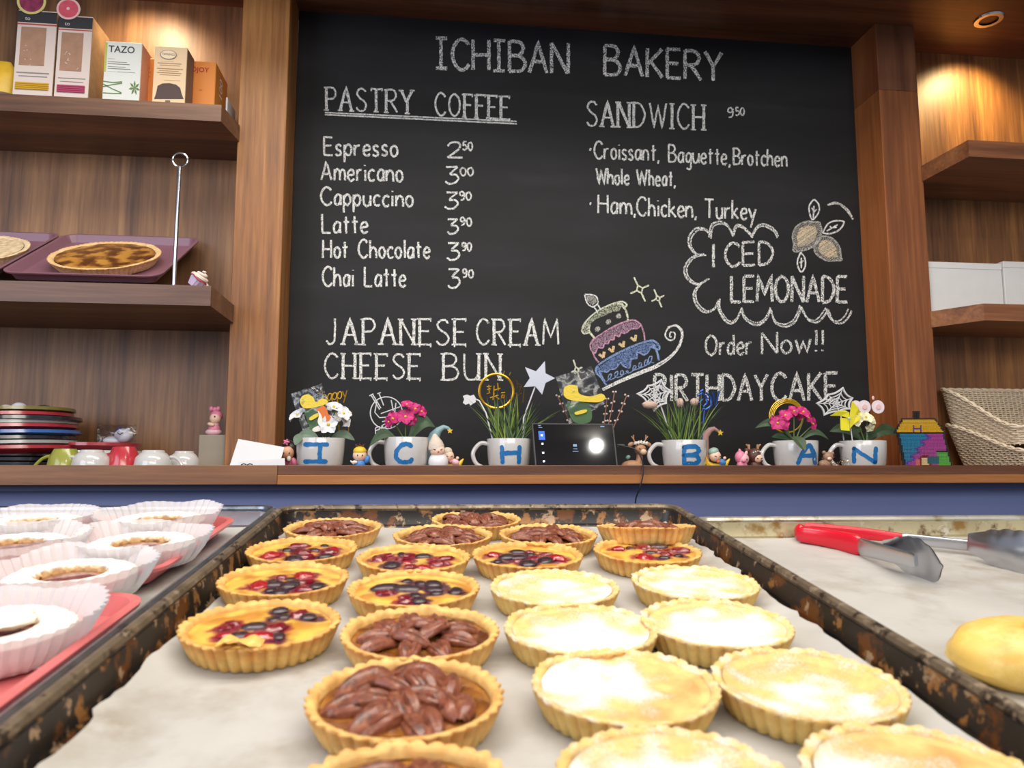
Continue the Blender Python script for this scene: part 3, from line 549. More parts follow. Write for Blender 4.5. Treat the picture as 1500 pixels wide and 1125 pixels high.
# ---- tart building
CRUST = food('tart_crust', .6, 0, .12, .35, 420)
CUST = food('tart_custard', .22, .6, .1, .1, 120, .06, 60)
SUG = food('tart_sugared', .75, 0, .1, .5, 900, .1, 200)
def C4(c, a=0): return (*lin(c), a)
def mixc(a, b, k): k = max(0, min(1, k)); return tuple(a[i]+(b[i]-a[i])*k for i in range(3))
def shell_mesh(seed, base=(214, 160, 84), edge=(190, 120, 54), sugar=0, nfl=38, R=.048, H=.0155):
    rn = random.Random(seed); mb = MB(); N = nfl*5; sx = Vector((seed*3.3, seed*1.7, 0))
    prof = [(.0, 0, 0), (R*.83, 0, 1), (R*.86, .0008, 1), (R*.90, H*.3, 1), (R*.945, H*.6, 1), (R*.975, H*.86, 1), (R*1.0, H*.95, 1), (R*1.0, H, .85), (R*.985, H*1.03, .5), (R*.955, H*1.035, .25), (R*.92, H*1.0, .1), (R*.895, H*.9, 0), (R*.885, H*.72, 0)]
    rings = []; cols = []
    for i, (r, z, fk) in enumerate(prof):
        ring = []
        for j in range(N):
            a = 2*PI*j/N; ph = nfl*a; f = (abs(math.sin(ph/2))-.5)*.0026*fk*(.55 if sugar and i > 5 else 1)
            nz = noise.noise(Vector((math.cos(a)*3, math.sin(a)*3, seed*2.0)))*.0012*(z/H)+noise.noise(Vector((math.cos(a)*22, math.sin(a)*22, i*.8+seed)))*.0006*(1 if 4 < i < 11 else .3)
            rr = max(0, r+f+nz*.9); zz = z+(nz*1.0 if 4 < i < 11 else 0)+(abs(math.sin(ph/2))*.0007 if 5 < i < 9 else 0)
            ring.append((rr*math.cos(a), rr*math.sin(a), zz))
            k = .35+.5*noise.noise(Vector((math.cos(a)*4, math.sin(a)*4, i*.25+seed)))+(.35 if i in (5, 6, 7) else 0)-(.35 if i < 4 else 0)-.15*abs(math.sin(ph/2))
            c = mixc(base, edge, k); cols.append(C4(c, (sugar*(1 if i > 5 else .15)*(.75+.6*noise.noise(Vector((math.cos(a)*5, math.sin(a)*5, seed+9.0))))) if sugar else 0))
        rings.append(ring)
    mb.loft(rings, cap=False); return mb.mesh('crust', CRUST if not sugar else SUG, True, cols)
def fill_mesh(seed, kind, spots=(), R=.0428, H=.0155, so=None, amp=1.02, fall=.80, deep=0):
    mb = MB(); NR, NA = 34, 96; cols = []; rings = []
    for i in range(NR):
        r = R*(i+.02)/(NR-1)*1.005; ring = []
        for j in range(NA):
            a = 2*PI*j/NA; x, y = r*math.cos(a), r*math.sin(a); q = r/R
            n1 = noise.noise(Vector((x*70, y*70, seed*3.1))); n2 = noise.noise(Vector((x*220, y*220, seed)))
            if kind == 'powder':
                z = H*.93-.0022*(1-q**4)+n1*.0008+n2*.0003; z -= deep*min(1, (1-q)*5)
                sx, sy = so or (.010*math.cos(seed*2.4), .010*math.sin(seed*2.4))
                s = amp-fall*((x-sx)**2+(y-sy)**2)**.5/R+.45*n1
                cols.append(C4(mixc((226, 190, 120), (204, 150, 84), .5+n1-(.4 if q > .9 else 0)), max(0, min(1, s))))
            elif kind == 'custard':
                z = H*.93-.0015*(q**2)+n1*.0009
                c = mixc((230, 190, 84), (202, 140, 54), 0.05+2.4*n1+.9*n2*.3+.6*(q > .8)*(q-.8)*5)
                for (bx, by, br, dark) in spots:
                    d = math.hypot(x-bx, y-by)-br*1.25+n2*.003+n1*.006
                    if d < .004: c = mixc(c, (128, 26, 50) if not dark else (78, 26, 50), .9-max(0, d)/.0045)
                cols.append(C4(c, 0))
            else:
                z = H*.72+n1*.0016+n2*.0006; cols.append(C4(mixc((160, 104, 38), (84, 40, 18), .45+1.2*n1+.4*n2), 0))
            ring.append((x, y, z))
        rings.append(ring)
    mb.loft(rings, cap=False); n = len(mb.v); mb.v.append((0, 0, rings[0][0][2])); cols.append(cols[0])
    mb.f += [(j, (j+1) % NA, n) for j in range(NA)]
    return mb.mesh('filling', {'powder': SUG, 'custard': CUST, 'pecan': CUST}[kind], True, cols)
BERRYM = [mat('blackberry', (44, 14, 30), .16, coat=.9, var=.5, vscale=200, bump=.3, bscale=500), mat('cranberry', (122, 16, 34), .14, coat=.9, var=.35, vscale=200, bump=.15, bscale=300), mat('red_currant', (160, 30, 38), .18, coat=.7, var=.3, vscale=180)]
def berry_mesh(seed, m, drup):
    s_ = seed*1.7
    def fn(d): return 1+(.22*abs(noise.noise(d*(5 if drup else 1.6)+Vector((s_, 0, 0)))) if drup else .35*noise.noise(d*1.6+Vector((s_, 0, 0))))
    return MB().ell((0, 0, 0), (1, 1, 1), 14, 9, fn=fn).mesh('berry', m)
BM = [berry_mesh(1, BERRYM[0], True), berry_mesh(2, BERRYM[0], True), berry_mesh(3, BERRYM[1], False), berry_mesh(4, BERRYM[1], False), berry_mesh(5, BERRYM[2], False)]
PECM = blotch('pecan', (112, 56, 38), [(74, 36, 24), (160, 104, 74)], 150, .42, 0, (.5, .64), .8, base2=(144, 82, 58))
PECM.node_tree.nodes['Principled BSDF'].inputs['Coat Weight'].default_value = .22
def pecan_mesh(seed):
    def fn(a, b):
        u = a*2-1; v = b*2*PI; L, Wd = .0142, .0074
        prof = math.sqrt(max(0, 1-u*u*.985))**.75*(1-.15*u); c, s_ = math.cos(v), math.sin(v); top = max(0, s_)
        gro = .5*math.exp(-(c*4.5)**2)*top; rid = .11*math.cos(v*11+.8*math.sin(u*3+seed))*top+.10*noise.noise(Vector((u*4, c*4, seed*2.0)))
        r = Wd*prof*(1-gro+rid)
        return (u*L*(1+.04*noise.noise(Vector((c, s_, seed+4.0)))), r*c, max(-.0015, r*s_*.66)-.004*u*u*.6)
    return MB().grid(fn, 12, 31).mesh('pecan_half', PECM)
PM = [pecan_mesh(i) for i in range(4)]
SH = {'g': [shell_mesh(i, (226, 184, 112), (200, 136, 66)) for i in (1, 2)], 'b': [shell_mesh(i, (222, 180, 104), (194, 126, 56)) for i in (3, 4)],
      's': [shell_mesh(i, (224, 192, 116), (214, 164, 88), .50) for i in (5, 6, 7)]}
PF = [fill_mesh(i, 'pecan') for i in (1, 2)]; SF = [fill_mesh(i, 'powder') for i in (3, 4, 5, 6)]
HF = -.0235
def tart(kind, label, px, py, seed, rot=None, tilt=None, dh=0, scale=1.0, uv=None, fm=None):
    rn = random.Random(seed*7+1); u, v = uv if uv else onp(px, py, HF+.0155+dh)
    M = TM(u, v, HF+.0004+dh) @ (tilt or Matrix()) @ Rz(rot if rot is not None else rn.uniform(0, 360)) @ Matrix.Scale(scale, 4)
    cat = 'tart'
    t = thing({'p': 'pecan_tart', 'b': 'berry_tart', 's': 'sugared_tart'}[kind], label, cat, M)
    sh = SH[{'p': 'g', 'b': 'b', 's': 's'}[kind]]; obj('crust', sh[seed % len(sh)], parent=t)
    if kind == 's': obj('filling', fm or SF[seed % 4], parent=t)
    elif kind == 'p':
        obj('filling', PF[seed % 2], parent=t); k0 = rn.uniform(0, 6.28)
        ring = seed in (15, 2, 4)
        NP = 7 if seed in (18, 21) else 9
        for i in range(NP):
            a = k0+2*PI*i/NP+rn.uniform(-.12, .12); r = .0265+rn.uniform(-.003, .003)
            obj('pecan_half', PM[rn.randrange(4)], parent=t, M=T((r*math.cos(a), r*math.sin(a), .0125+rn.uniform(0, .0015))) @ Rz(math.degrees(a)+rn.uniform(-20, 20)+(0 if ring else rn.choice([0, 60, 90]))) @ Rx(rn.uniform(-18, 18)) @ Ry(rn.uniform(-10, 10)) @ Matrix.Scale(rn.uniform(.88, 1.05)*(1.22 if seed in (18, 21) else 1), 4))
        for i in range(5):
            a = k0+.5+2*PI*i/5; r = .011+rn.uniform(-.003, .004)
            obj('pecan_half', PM[rn.randrange(4)], parent=t, M=T((r*math.cos(a), r*math.sin(a), .0157+rn.uniform(0, .002))) @ Rz(rn.uniform(0, 360)) @ Rx(rn.uniform(-20, 20)) @ Ry(rn.uniform(-14, 14)) @ Matrix.Scale(rn.uniform(.85, 1), 4))
    else:
        spots = []; ca = rn.uniform(0, 6.28); k = 0
        while len(spots) < 13 and k < 400:
            k += 1; r = .034*math.sqrt(rn.random()); a = rn.uniform(0, 6.28)
            x = r*math.cos(a)*.95+.006*math.cos(ca); y = r*math.sin(a)*.8+.006*math.sin(ca); br = rn.choice([.0042, .0058, .0075])
            if x*x+y*y > .034**2 or any(math.hypot(x-s_[0], y-s_[1]) < (br+s_[2])*.8 for s_ in spots): continue
            spots.append((x, y, br, rn.random() < .5))
        fm = fill_mesh(seed, 'custard', spots); obj('filling', fm, parent=t)
        for (x, y, br, dk) in spots:
            me = BM[rn.randrange(2)] if dk else BM[2+rn.randrange(3)]
            obj('berry', me, parent=t, M=T((x, y, .0140)) @ Rz(rn.uniform(0, 360)) @ Matrix.Diagonal((br*rn.uniform(1.0, 1.5), br*.95, br*.42, 1)))
    return t
# far to near
tart('p', 'pecan tart against the rear wall of the black pan, farthest of all', 698, 761, 1)
tart('p', 'pecan tart in the far left corner of the black pan', 488, 773, 2)
tart('p', 'pecan tart just left of and in front of the farthest pecan tart', 649, 784, 3)
tart('p', 'pecan tart right of the farthest one, left of the tilted tart', 803, 783, 4)
t5 = tart('p', 'pecan tart tipped away so its pale fluted side faces out, far right corner', 947, 772, 5, tilt=Rx(-9), dh=.0085)
tart('b', 'berry custard tart directly in front of the far left pecan tart', 443, 805, 12)
tart('b', 'berry custard tart in the second column, behind another berry tart', 606, 817, 7)
tart('b', 'berry custard tart in the middle, behind the farthest-left sugared tart', 773, 813, 8)
tart('b', 'berry custard tart on the right, in front of the tipped pecan tart', 948, 807, 9)
tart('b', 'berry custard tart with a brown smear of filling, second nearest along the left wall', 416, 848, 10)
tart('b', 'berry custard tart directly behind the open-faced pecan tart of the second column', 607, 861, 11)
tb = tart('b', 'nearest berry custard tart, a broken pastry flake on its front edge', 383, 914, 6, 40)
tart('s', 'pale sugared tart, farthest of the left sugared column', 812, 860, 13, 0, fm=fill_mesh(13, 'powder', amp=.70, fall=.25))
tart('s', 'pale sugared tart, farthest of the right sugared column', 1018, 853, 14, 0, fm=fill_mesh(14, 'powder', amp=.72, fall=.28, so=(-.004, 0)))
tart('p', 'pecan tart with halves in a ring, right of the nearest berry tart', 616, 925, 15)
tart('s', 'thickly sugared tart, second in the left sugared column', 850, 920, 16, 0, fm=fill_mesh(16, 'powder', amp=1.25, fall=.75, so=(.004, -.016)))
tart('s', 'thickly sugared tart, second in the right sugared column', 1049, 912, 17, 0, fm=fill_mesh(17, 'powder', amp=1.25, fall=.75, so=(.002, -.012)))
tart('p', 'large looking pecan tart, second nearest, with chunky nuts heaped up', 594, 1019, 18)
tart('s', 'sugared tart third in the left sugared column, one side bare and golden', 915, 1002, 19, 0, fm=fill_mesh(19, 'powder', amp=1.15, fall=.80, so=(-.022, .012)))
tart('s', 'sugared tart with a deep bare golden rim beside the right wall', 1183, 1000, 20, 0, fm=fill_mesh(20, 'powder', amp=.78, fall=.45, so=(-.002, -.008), deep=.0035))
tart('p', 'nearest pecan tart, cut off by the bottom of the picture', 0, 0, 21, uv=(-.0560, onp(594, 1019, HF+.0155)[1]-.0965))
tart('s', 'nearest sugared tart at bottom centre, next to the nearest pecan tart', 0, 0, 22, uv=(.0510, onp(915, 1002, HF+.0155)[1]-.0962), rot=0, fm=fill_mesh(22, 'powder', amp=.9, fall=.5, so=(-.008, 0), deep=.003))
tart('s', 'nearest sugared tart at bottom right with a yellow bare patch', 0, 0, 23, uv=(.1530, onp(1183, 1000, HF+.0155)[1]-.0962), rot=0, fm=fill_mesh(23, 'powder', amp=.95, fall=.8, so=(-.02, 0)))
fl = MB()
def flk(a, b):
    return ((a-.5)*.026, (b-.5)*.012+.004*noise.noise(Vector((a*4, b*3, 2))), .003*math.sin(a*PI)+.004*noise.noise(Vector((a*3, b*4, 5))))
fl.grid(flk, 10, 6)
vv = fl.v[:]; nn = len(vv); fl.v += [(x, y, z-.003) for x, y, z in vv]; fl.f += [tuple(i+nn for i in f)[::-1] for f in fl.f[:]]
obj('pastry_flake', fl, mat('flake', (230, 180, 96), .5, var=.15, vscale=200, bump=.4), parent=tb, M=Rz(-40) @ T((-.002, -.042, .0175)))
# ---- pink trays with tarts in paper cases
PINK = mat('pink_plastic', (206, 108, 108), .32, var=.04, vscale=20)
MAUVE = mat('mauve_plastic', (128, 90, 104), .3, var=.06, vscale=20)
def cafe_tray(label, M, W, L, m, d=.016, rad=.03):
    t = thing('serving_tray', label, 'tray', M)
    obj('tray_body', panloft(W, L, [(-.001, -.003), (0, 0), (-.003, .0006), (-.007, 0), (-.016, -d), (-.021, -d-.001)], rad, 7), m, t)
    mb = MB(); rings = []
    for (of, z) in [(-.021, -d-.003), (-.0165, -d-.003), (-.008, -.003), (-.001, -.003)]: rings.append([(x, y, z) for x, y in rrect(W+2*of, L+2*of, rad+of, 7)])
    mb.loft(rings, cap=False); mb.f.append(tuple(range(len(mb.v)-len(rings[0])*4, len(mb.v)-len(rings[0])*3)))
    obj('tray_base', mb, m, t)
    return t
HB = -.006
def cor(px, py, h): return onp(px, py, h)
u1, v1 = cor(352, 756, HB); u2, v2 = cor(186, 893, HB)
TW, TL = .36, .255
zt = HB
cafe_tray('pink plastic tray at the back of the silver pan with sugared tarts', TM(u1-TW/2, v1-TL/2+.012, zt), TW, .235, PINK, .012, .03)
u3, v3 = cor(190, 888, HB)
cafe_tray('pink plastic tray at the front left, partly outside the picture', TM(u3-TW/2+.004, cor(130, 868, HB)[1]-TL/2, zt), TW, TL, PINK, .012, .03)
PCASE = mat('paper_case', (236, 230, 230), .8, sss=.0)
m_, t_, b_ = nt('paper_case_thin'); b_.inputs['Base Color'].default_value = (.72, .69, .70, 1); b_.inputs['Roughness'].default_value = .75; b_.inputs['Alpha'].default_value = .70
b_.inputs['Transmission Weight'].default_value = 0; PCASE = m_
def case_mesh(seed):
    N = 44*4; rings = []
    for (r, z, k) in [(.0, .0005, 0), (.040, .0005, .0), (.044, .002, .7), (.0515, .012, 1), (.0590, .0265, 1.3)]:
        ring = []
        for j in range(N):
            a = 2*PI*j/N; f = math.sin(44*a)*.0012*k; wb = noise.noise(Vector((math.cos(a)*1.6, math.sin(a)*1.6, seed*2.0)))
            rr = r+f+wb*.005*(z/.0225); ring.append((rr*math.cos(a), rr*math.sin(a), z+wb*.004*(z/.0225)))
        rings.append(ring)
    return MB().loft(rings, cap=False).mesh('paper_case', PCASE)
CM = [case_mesh(1), case_mesh(2)]
def lid_mesh(seed):
    """sugared pastry top with a hole"""
    rings = []; cols = []; N = 90
    for i, (r, z) in enumerate([(.0235, .011), (.0230, .0155), (.0250, .0185), (.031, .0200), (.039, .0190), (.0435, .0165), (.0425, .010), (.039, .002)]):
        ring = []
        for j in range(N):
            a = 2*PI*j/N; n1 = noise.noise(Vector((math.cos(a)*6, math.sin(a)*6, i+seed))); f = .0014*abs(math.sin(17*a)) if i > 3 else n1*.003
            ring.append(((r+f)*math.cos(a), (r+f)*math.sin(a), z+n1*.0012)); cols.append(C4((214, 172, 118), .85 if i > 1 else .2))
        rings.append(ring)
    return MB().loft(rings, cap=False).mesh('pastry_lid', SUG, True, cols)
LM = [lid_mesh(1), lid_mesh(2)]
JAM = mat('red_jam', (120, 26, 34), .15, coat=.8, var=.4, vscale=150, bump=.4, bscale=200)
def cased(label, clabel, px, py, seed, top=False):
    u, v = onp(px, py, HB-.012+.019); M = TM(u, v, HB-.012+.0005) @ Rz(seed*50)
    t = thing('jam_tart', label, 'tart', M, None)
    obj('pastry_lid', LM[seed % 2], parent=t)
    obj('jam_filling', MB().ell((0, 0, .0130), (.0245, .0245, .002), 16, 6, fn=lambda d: 1+.05*noise.noise(d*4)), JAM, t)
    if top:
        mb = MB()
        for k in range(5):
            a = k*1.26+.3; mb.ell((.014*math.cos(a), .014*math.sin(a), .0215), (.013, .008, .004), 10, 6, M=None, fn=lambda d: 1+.2*noise.noise(d*3+Vector((k, 0, 0))))
        obj('pastry_topping', mb, mat('sugared_pastry', (246, 236, 216), .7, var=.1, vscale=150), t)
    c = obj('paper_case', CM[seed % 2]); c.matrix_world = M; tag(c, clabel, 'paper case')
for (lb, cl, x, y, sd, tp) in [
    ('jam tart with a star of pastry on top, nearest at far left', 'white fluted paper case of the nearest tart at far left', -14, 918, 1, True),
    ('sugared jam tart with its round jam hole in plain view, front of the back tray', 'white fluted paper case around the tart with the plain jam hole', 105, 838, 2, False),
    ('sugared jam tart nearest the right edge of the back pink tray', 'white fluted paper case nearest the right edge of the pink tray', 207, 793, 3, False),
    ('sugared jam tart at the left picture edge, behind the round-holed one', 'white fluted paper case at the left picture edge, middle row', 20, 795, 4, False),
    ('sugared jam tart in the back row at left, mostly hidden by its case', 'white fluted paper case in the back row at left', 48, 763, 5, False),
    ('sugared jam tart in the back row beside the silver pan rim', 'white fluted paper case in the back row, right-hand one', 232, 760, 6, False)]:
    cased(lb, cl, x, y, sd, tp)
# ---- tongs and bread in the right pan
def tongs():
    C2 = RPM
    def rp(px, py, h):
        q = PC+eN*h-EYE; r = ray(px, py); return EYE+r*(q.dot(eN)/r.dot(eN))
    RED = mat('red_silicone', (206, 14, 40), .3, coat=.3); STL = mat('brushed_steel', (190, 192, 198), .22, .95)
    t = thing('serving_tongs', 'red-handled steel tongs lying on the paper in the right pan', 'tongs', RPM)
    inv = t.matrix_world.inverted()
    H0 = -.0235
    def arm(pts, ht, nm, m, th, hs=(0, 0, 0)):
        P = [inv @ rp(x, y, H0+h) for (x, y), h in zip(pts, hs)]; S = spline(P, 6); rings = []; n = len(S)
        for i, p in enumerate(S):
            d = (S[min(n-1, i+1)]-S[max(0, i-1)]).normalized(); s_ = Vector((0, 0, 1)).cross(d).normalized(); u_ = d.cross(s_)
            k = i/(n-1); hh = ht[0]+(ht[1]-ht[0])*k; e = 1 if 0 < i < n-1 else .8
            rings.append([p+s_*(math.copysign(abs(math.cos(q))**.6, math.cos(q))*th*e)+u_*(math.copysign(abs(math.sin(q))**.6, math.sin(q))*hh*e) for q in [2*PI*j/14 for j in range(14)]])
        return obj(nm, MB().loft(rings), m, t)
    arm([(1330, 789), (1255, 781), (1178, 777)], (.0045, .0095), 'handle_grip', RED, .004)
    arm([(1170, 782), (1215, 789), (1262, 800)], (.0085, .0112), 'handle_grip', RED, .0055)
    obj('hinge', MB().ell((0, 0, 0), (.006, .009, .0098), 14, 10), RED, t, M=T(inv @ rp(1172, 780, H0)))
    arm([(1258, 800), (1300, 811), (1342, 821)], (.0092, .0066), 'arm', STL, .0022, (0, .006, .014))
    arm([(1322, 789), (1400, 797), (1484, 806)], (.0062, .0055), 'arm', STL, .0022)
    def scoop(p0, p1, L, Wd, lean, sgn, hs=-.0150):
        a0, a1 = inv @ rp(*p0, hs)+Vector((.002, .010, 0)), inv @ rp(*p1, hs)+Vector((.002, .010, 0)); Yv = (a1-a0).normalized(); Xv = (Vector((0, 0, 1))+Yv.cross(Vector((0, 0, 1)))*lean).normalized(); Xv = (Xv-Yv*Xv.dot(Yv)).normalized(); Zv = Xv.cross(Yv)
        M = Matrix((Xv, Yv, Zv)).transposed().to_4x4(); M.translation = a0
        def fn(a, b):
            half = Wd*(.42+.58*math.sin(min(1, a*1.35)*PI/2))*math.sqrt(max(0.02, 1-max(0, (a-.62)/.38)**2)); sc_ = 1+.09*abs(math.sin(a*PI*5))*(a > .25)
            x = (b-.5)*2*half*sc_; return (x, a*L, sgn*.004*(1-(2*b-1)**2)*math.sin(min(1, a*1.2)*PI*.8))
        mb = MB().grid(fn, 40, 12); vv = mb.v[:]; nn = len(vv); mb.v += [(x, y, z-.0009) for x, y, z in vv]; mb.f += [tuple(i+nn for i in f)[::-1] for f in mb.f[:]]
        mb2 = MB(); 
        return obj('scalloped_head', mb, STL, t, M=M)
    scoop((1302, 807), (1392, 836), .070, .0205, .25, 1)
    scoop((1425, 797), (1495, 812), .075, .0205, -.1, -1)
tongs()
u, v = onp(1492, 960, -.018)
br = thing('bread_roll', 'golden glazed bread roll at the right edge of the picture', 'bread', TM(u+.012, v, -.0325))
obj('crumb', MB().ell((0, 0, .014), (.052, .040, .021), 28, 16, fn=lambda d: 1+.06*noise.noise(d*2.4)), blotch('glazed_bread', (222, 184, 92), [(200, 146, 54), (236, 206, 130)], 30, .4, 0, (.5, .7), .2, base2=(232, 200, 120)), br)
# ================================================================ LEDGE AND SHELF OBJECTS
def Xp(px, Y, py=640): return at(px, py, Y).x
def Zp(py, Y, px=750): return at(px, py, Y).z
def base(px, Y, z=None): return Vector((Xp(px, Y), Y, LF if z is None else z))
WHITE = mat('white_ceramic', (198, 196, 194), .14, coat=.5)
PAINT = mat('blue_ceramic_paint', (24, 108, 172), .35, coat=.2, var=.15, vscale=300)
SOIL = mat('dark_foam', (38, 38, 48), .9, bump=.6, bscale=500)
def mug(label, pl, pr, ytop, strokes, Y, handle=True, paint=None):
    pc = (pl+pr)/2; s = mpp(Y)*1.0; R = (pr-pl)/2*s; b = base(pc, Y); H = Zp(ytop, Y, pc)-LF
    t = thing('mug', label, 'mug', b)
    prof = [(0, .003), (R*.60, .003), (R*.62, 0), (R*.70, 0), (R*.84, H*.10), (R*.93, H*.28), (R*.975, H*.6), (R, H*.985), (R*.99, H), (R*.965, H*.99), (R*.94, H*.6), (R*.88, H*.3), (0, H*.12)]
    obj('mug_body', MB().lathe(prof, 48, cap=False), WHITE, t)
    if handle:
        P = spline([(-R*.90, 0, H*.84), (-R*1.30, 0, H*.86), (-R*1.62, 0, H*.58), (-R*1.45, 0, H*.26), (-R*.90, 0, H*.10)], 6)
        obj('handle', MB().tube([p for p in P], R*.095, 8), WHITE, t)
    def prr(z):
        for (r0, z0), (r1, z1) in zip(prof[3:8], prof[4:8]):
            if z0 <= z <= z1: return r0+(r1-r0)*(z-z0)/(z1-z0)
        return R
    mb = MB(); eye = EYE-b
    def on(px, py):
        d = ray(px, py); P0 = eye.copy(); z = H*.5
        for _ in range(4):
            r = prr(max(0, min(H, z)))+.0006; a = d.x**2+d.y**2; bb = 2*(P0.x*d.x+P0.y*d.y); c = P0.x**2+P0.y**2-r*r; D = bb*bb-4*a*c
            q = (-bb-math.sqrt(max(0, D)))/(2*a); z = P0.z+d.z*q
        p = P0+d*q; return (p.x, p.y, p.z)
    for pts in strokes:
        q = pts if len(pts) == 2 else [(p.x, p.y) for p in spline([(a, b_, 0) for a, b_ in pts], 5)]
        ribbon(mb, [(a+.35*math.sin(i*1.3), b_+.3*math.sin(i*2.1)) for i, (a, b_) in enumerate(dens(q, 3))], 6.2, on)
        for e in (q[0], q[-1]):
            v = [on(e[0]+3.1*math.cos(k*PI/5), e[1]+3.1*math.sin(k*PI/5)) for k in range(10)]; mb.add(v, [tuple(range(10))])
    obj('painted_letter', mb, PAINT, t, False, label='blue hand-painted letter on the mug')
    obj('planting_foam', MB().lathe([(0, H*.86), (R*.95, H*.86), (R*.955, H*.90), (R*.5, H*.93), (0, H*.93)], 28, cap=False), SOIL, t)
    return b, R, H
YM = 1.59
mI = mug('white mug with the blue letter I, no handle showing, leftmost of the lettered mugs', 436, 504, 642, [[(447, 651), (479, 651)], [(469, 652), (468, 675)], [(447, 676), (477, 676)]], YM, False)
mC = mug('white mug with the blue letter C beside the baby figurine', 563, 628, 641, [[(602, 653), (595, 650), (586, 654), (580, 664), (582, 673), (590, 677), (600, 676), (603, 673)]], YM)
mH = mug('white mug with the blue letter H, left of the black tablet', 713, 778, 643, [[(735, 655), (736, 677)], [(761, 655), (760, 677)], [(737, 664), (760, 663)]], YM)
mB_ = mug('white mug with the blue letter B, right of the deer figurine', 968, 1035, 645, [[(1002, 655), (1002, 679)], [(1002, 655), (1018, 654), (1024, 660), (1016, 666), (1003, 667)], [(1003, 667), (1019, 667), (1024, 674), (1018, 679), (1003, 679)]], YM)
mA = mug('white mug with the blue letter A, a leaf hanging over it', 1131, 1198, 646, [[(1169, 678), (1176, 663), (1185, 652)], [(1186, 652), (1192, 663), (1194, 678)], [(1174, 668), (1192, 667)]], YM)
mN = mug('white mug with the blue letter N below the yellow pinwheel', 1229, 1297, 646, [[(1251, 657), (1251, 676)], [(1251, 657), (1266, 667), (1282, 677)], [(1282, 677), (1283, 657)]], YM)
# ---- flowers and grass
LEAF = mat('artificial_leaf', (62, 84, 56), .55, var=.25, vscale=60); LEAFG = mat('grey_green_leaf', (104, 124, 104), .6, var=.2, vscale=60)
STEM = mat('green_stem', (96, 120, 56), .5); GOLD = mat('gold_glitter', (216, 166, 44), .3, .7, var=.35, vscale=900)
GOLDY = mat('yellow_gold_wire', (222, 180, 30), .3, .3); SILV = mat('silver_glitter', (178, 182, 196), .4, .4, var=.2, vscale=1200)
WPET = mat('white_petal', (226, 226, 228), .6, var=.08, vscale=60); PPET = mat('pink_petal', (196, 40, 116), .55, var=.3, vscale=70); CPET = mat('cream_petal', (232, 226, 190), .6, var=.08, vscale=60)
YEL = mat('flower_centre', (214, 186, 50), .6); CARD = mat('white_card', (208, 208, 211), .7)
def flower(parent, px, py, r, Y, m, face=(0, -1, .3), n=5, b=None, seed=0):
    c = at(px, py, Y)-b; s = mpp(Y); f = Vector(face).normalized(); u = f.cross(Vector((0, 0, 1))).normalized(); w_ = u.cross(f)
    rn = random.Random(seed+int(px)); mb = MB(); a0 = rn.uniform(0, 6)
    for k in range(n):
        a = a0+2*PI*k/n; d = u*math.cos(a)+w_*math.sin(a); e = f.cross(d)
        def fn(i, j):
            q = j; wd = r*s*.46*math.sin(PI*min(1, .12+q*.88))**.6; return c+d*(q*r*s)+e*((i-.5)*2*wd)+f*(.18*r*s*math.sin(q*3.0)+.12*r*s*math.cos(i*6.3)*q+.05*r*s*noise.noise(Vector((i*3, j*3, k+seed))))
        mb.grid(fn, 7, 6)
    o = obj('flower', mb, m, parent)
    obj('flower_centre', MB().ell(c+f*.1*r*s, (r*s*.15,)*3, 8, 6), YEL, o)
    return o
def leaf(parent, p0, p1, wd, Y, m, b, droop=.25, dy=0, dy1=0, name='leaf'):
    A_, B_ = at(p0[0], p0[1], Y+dy)-b, at(p1[0], p1[1], Y+dy+dy1)-b; s = mpp(Y); L = (B_-A_).length; d = (B_-A_)/L; e = d.cross(Vector((.1, -1, .35))).normalized(); f = e.cross(d)
    def fn(i, j):
        q = j; ww = wd*s*.5*math.sin(PI*min(1, .06+q*.94))**.75; k = (i-.5)*2
        return A_+d*L*q+Vector((0, 0, droop*L*math.sin(PI*q)))+e*ww*k+f*(abs(k)*ww*.35)
    mb = MB().grid(fn, 7, 10); v = mb.v[:]; nn = len(v); off = f*.0006
    mb.v += [tuple(Vector(p)-off) for p in v]; mb.f += [tuple(i+nn for i in g)[::-1] for g in mb.f[:]]
    return obj(name, mb, m, parent)
def stick(parent, p0, p1, r, Y, m, b, name='stem', dy=0): return obj(name, MB().tube([at(*p0, Y+dy)-b, at(*p1, Y+dy)-b], r*mpp(Y), 6), m, parent)
def bunch(label, mg, fl_, lv, st, Y=YM, cat='flowers', m=None, lm=LEAF):
    b = mg[0]+Vector((0, 0, mg[2]*.93)); t = thing('artificial_flowers', label, cat, b)
    for i, (px, py, r, fc, mm) in enumerate(fl_):
        flower(t, px, py, r, Y-.012+.01*(i % 3), mm, fc, 5, b, i)
    for (p0, p1, wd, dr, dy) in lv: leaf(t, p0, p1, wd, Y, lm, b, dr, dy, dy*.6)
    for (p0, p1) in st: stick(t, p0, p1, 1.0, Y, STEM, b, 'stem', .004)
    return t
bunch('white artificial blossoms with grey-green leaves in the mug lettered I', mI,
    [(481, 622, 15, (0, -1, .15), WPET), (437, 608, 15, (-.5, -.6, .9), WPET), (489, 597, 13, (.1, -.6, .8), WPET), (503, 606, 13, (.5, -.7, .5), WPET), (506, 617, 10, (.8, -.6, .1), WPET), (496, 610, 11, (.3, -.7, .4), WPET)],
    [((466, 642), (434, 640), 15, .15, -.02), ((440, 636), (432, 652), 12, 0, -.03), ((486, 641), (520, 645), 13, .2, .01)], [((470, 645), (481, 625)), ((465, 645), (440, 612)), ((475, 645), (492, 600)), ((478, 645), (503, 612))], lm=LEAFG)
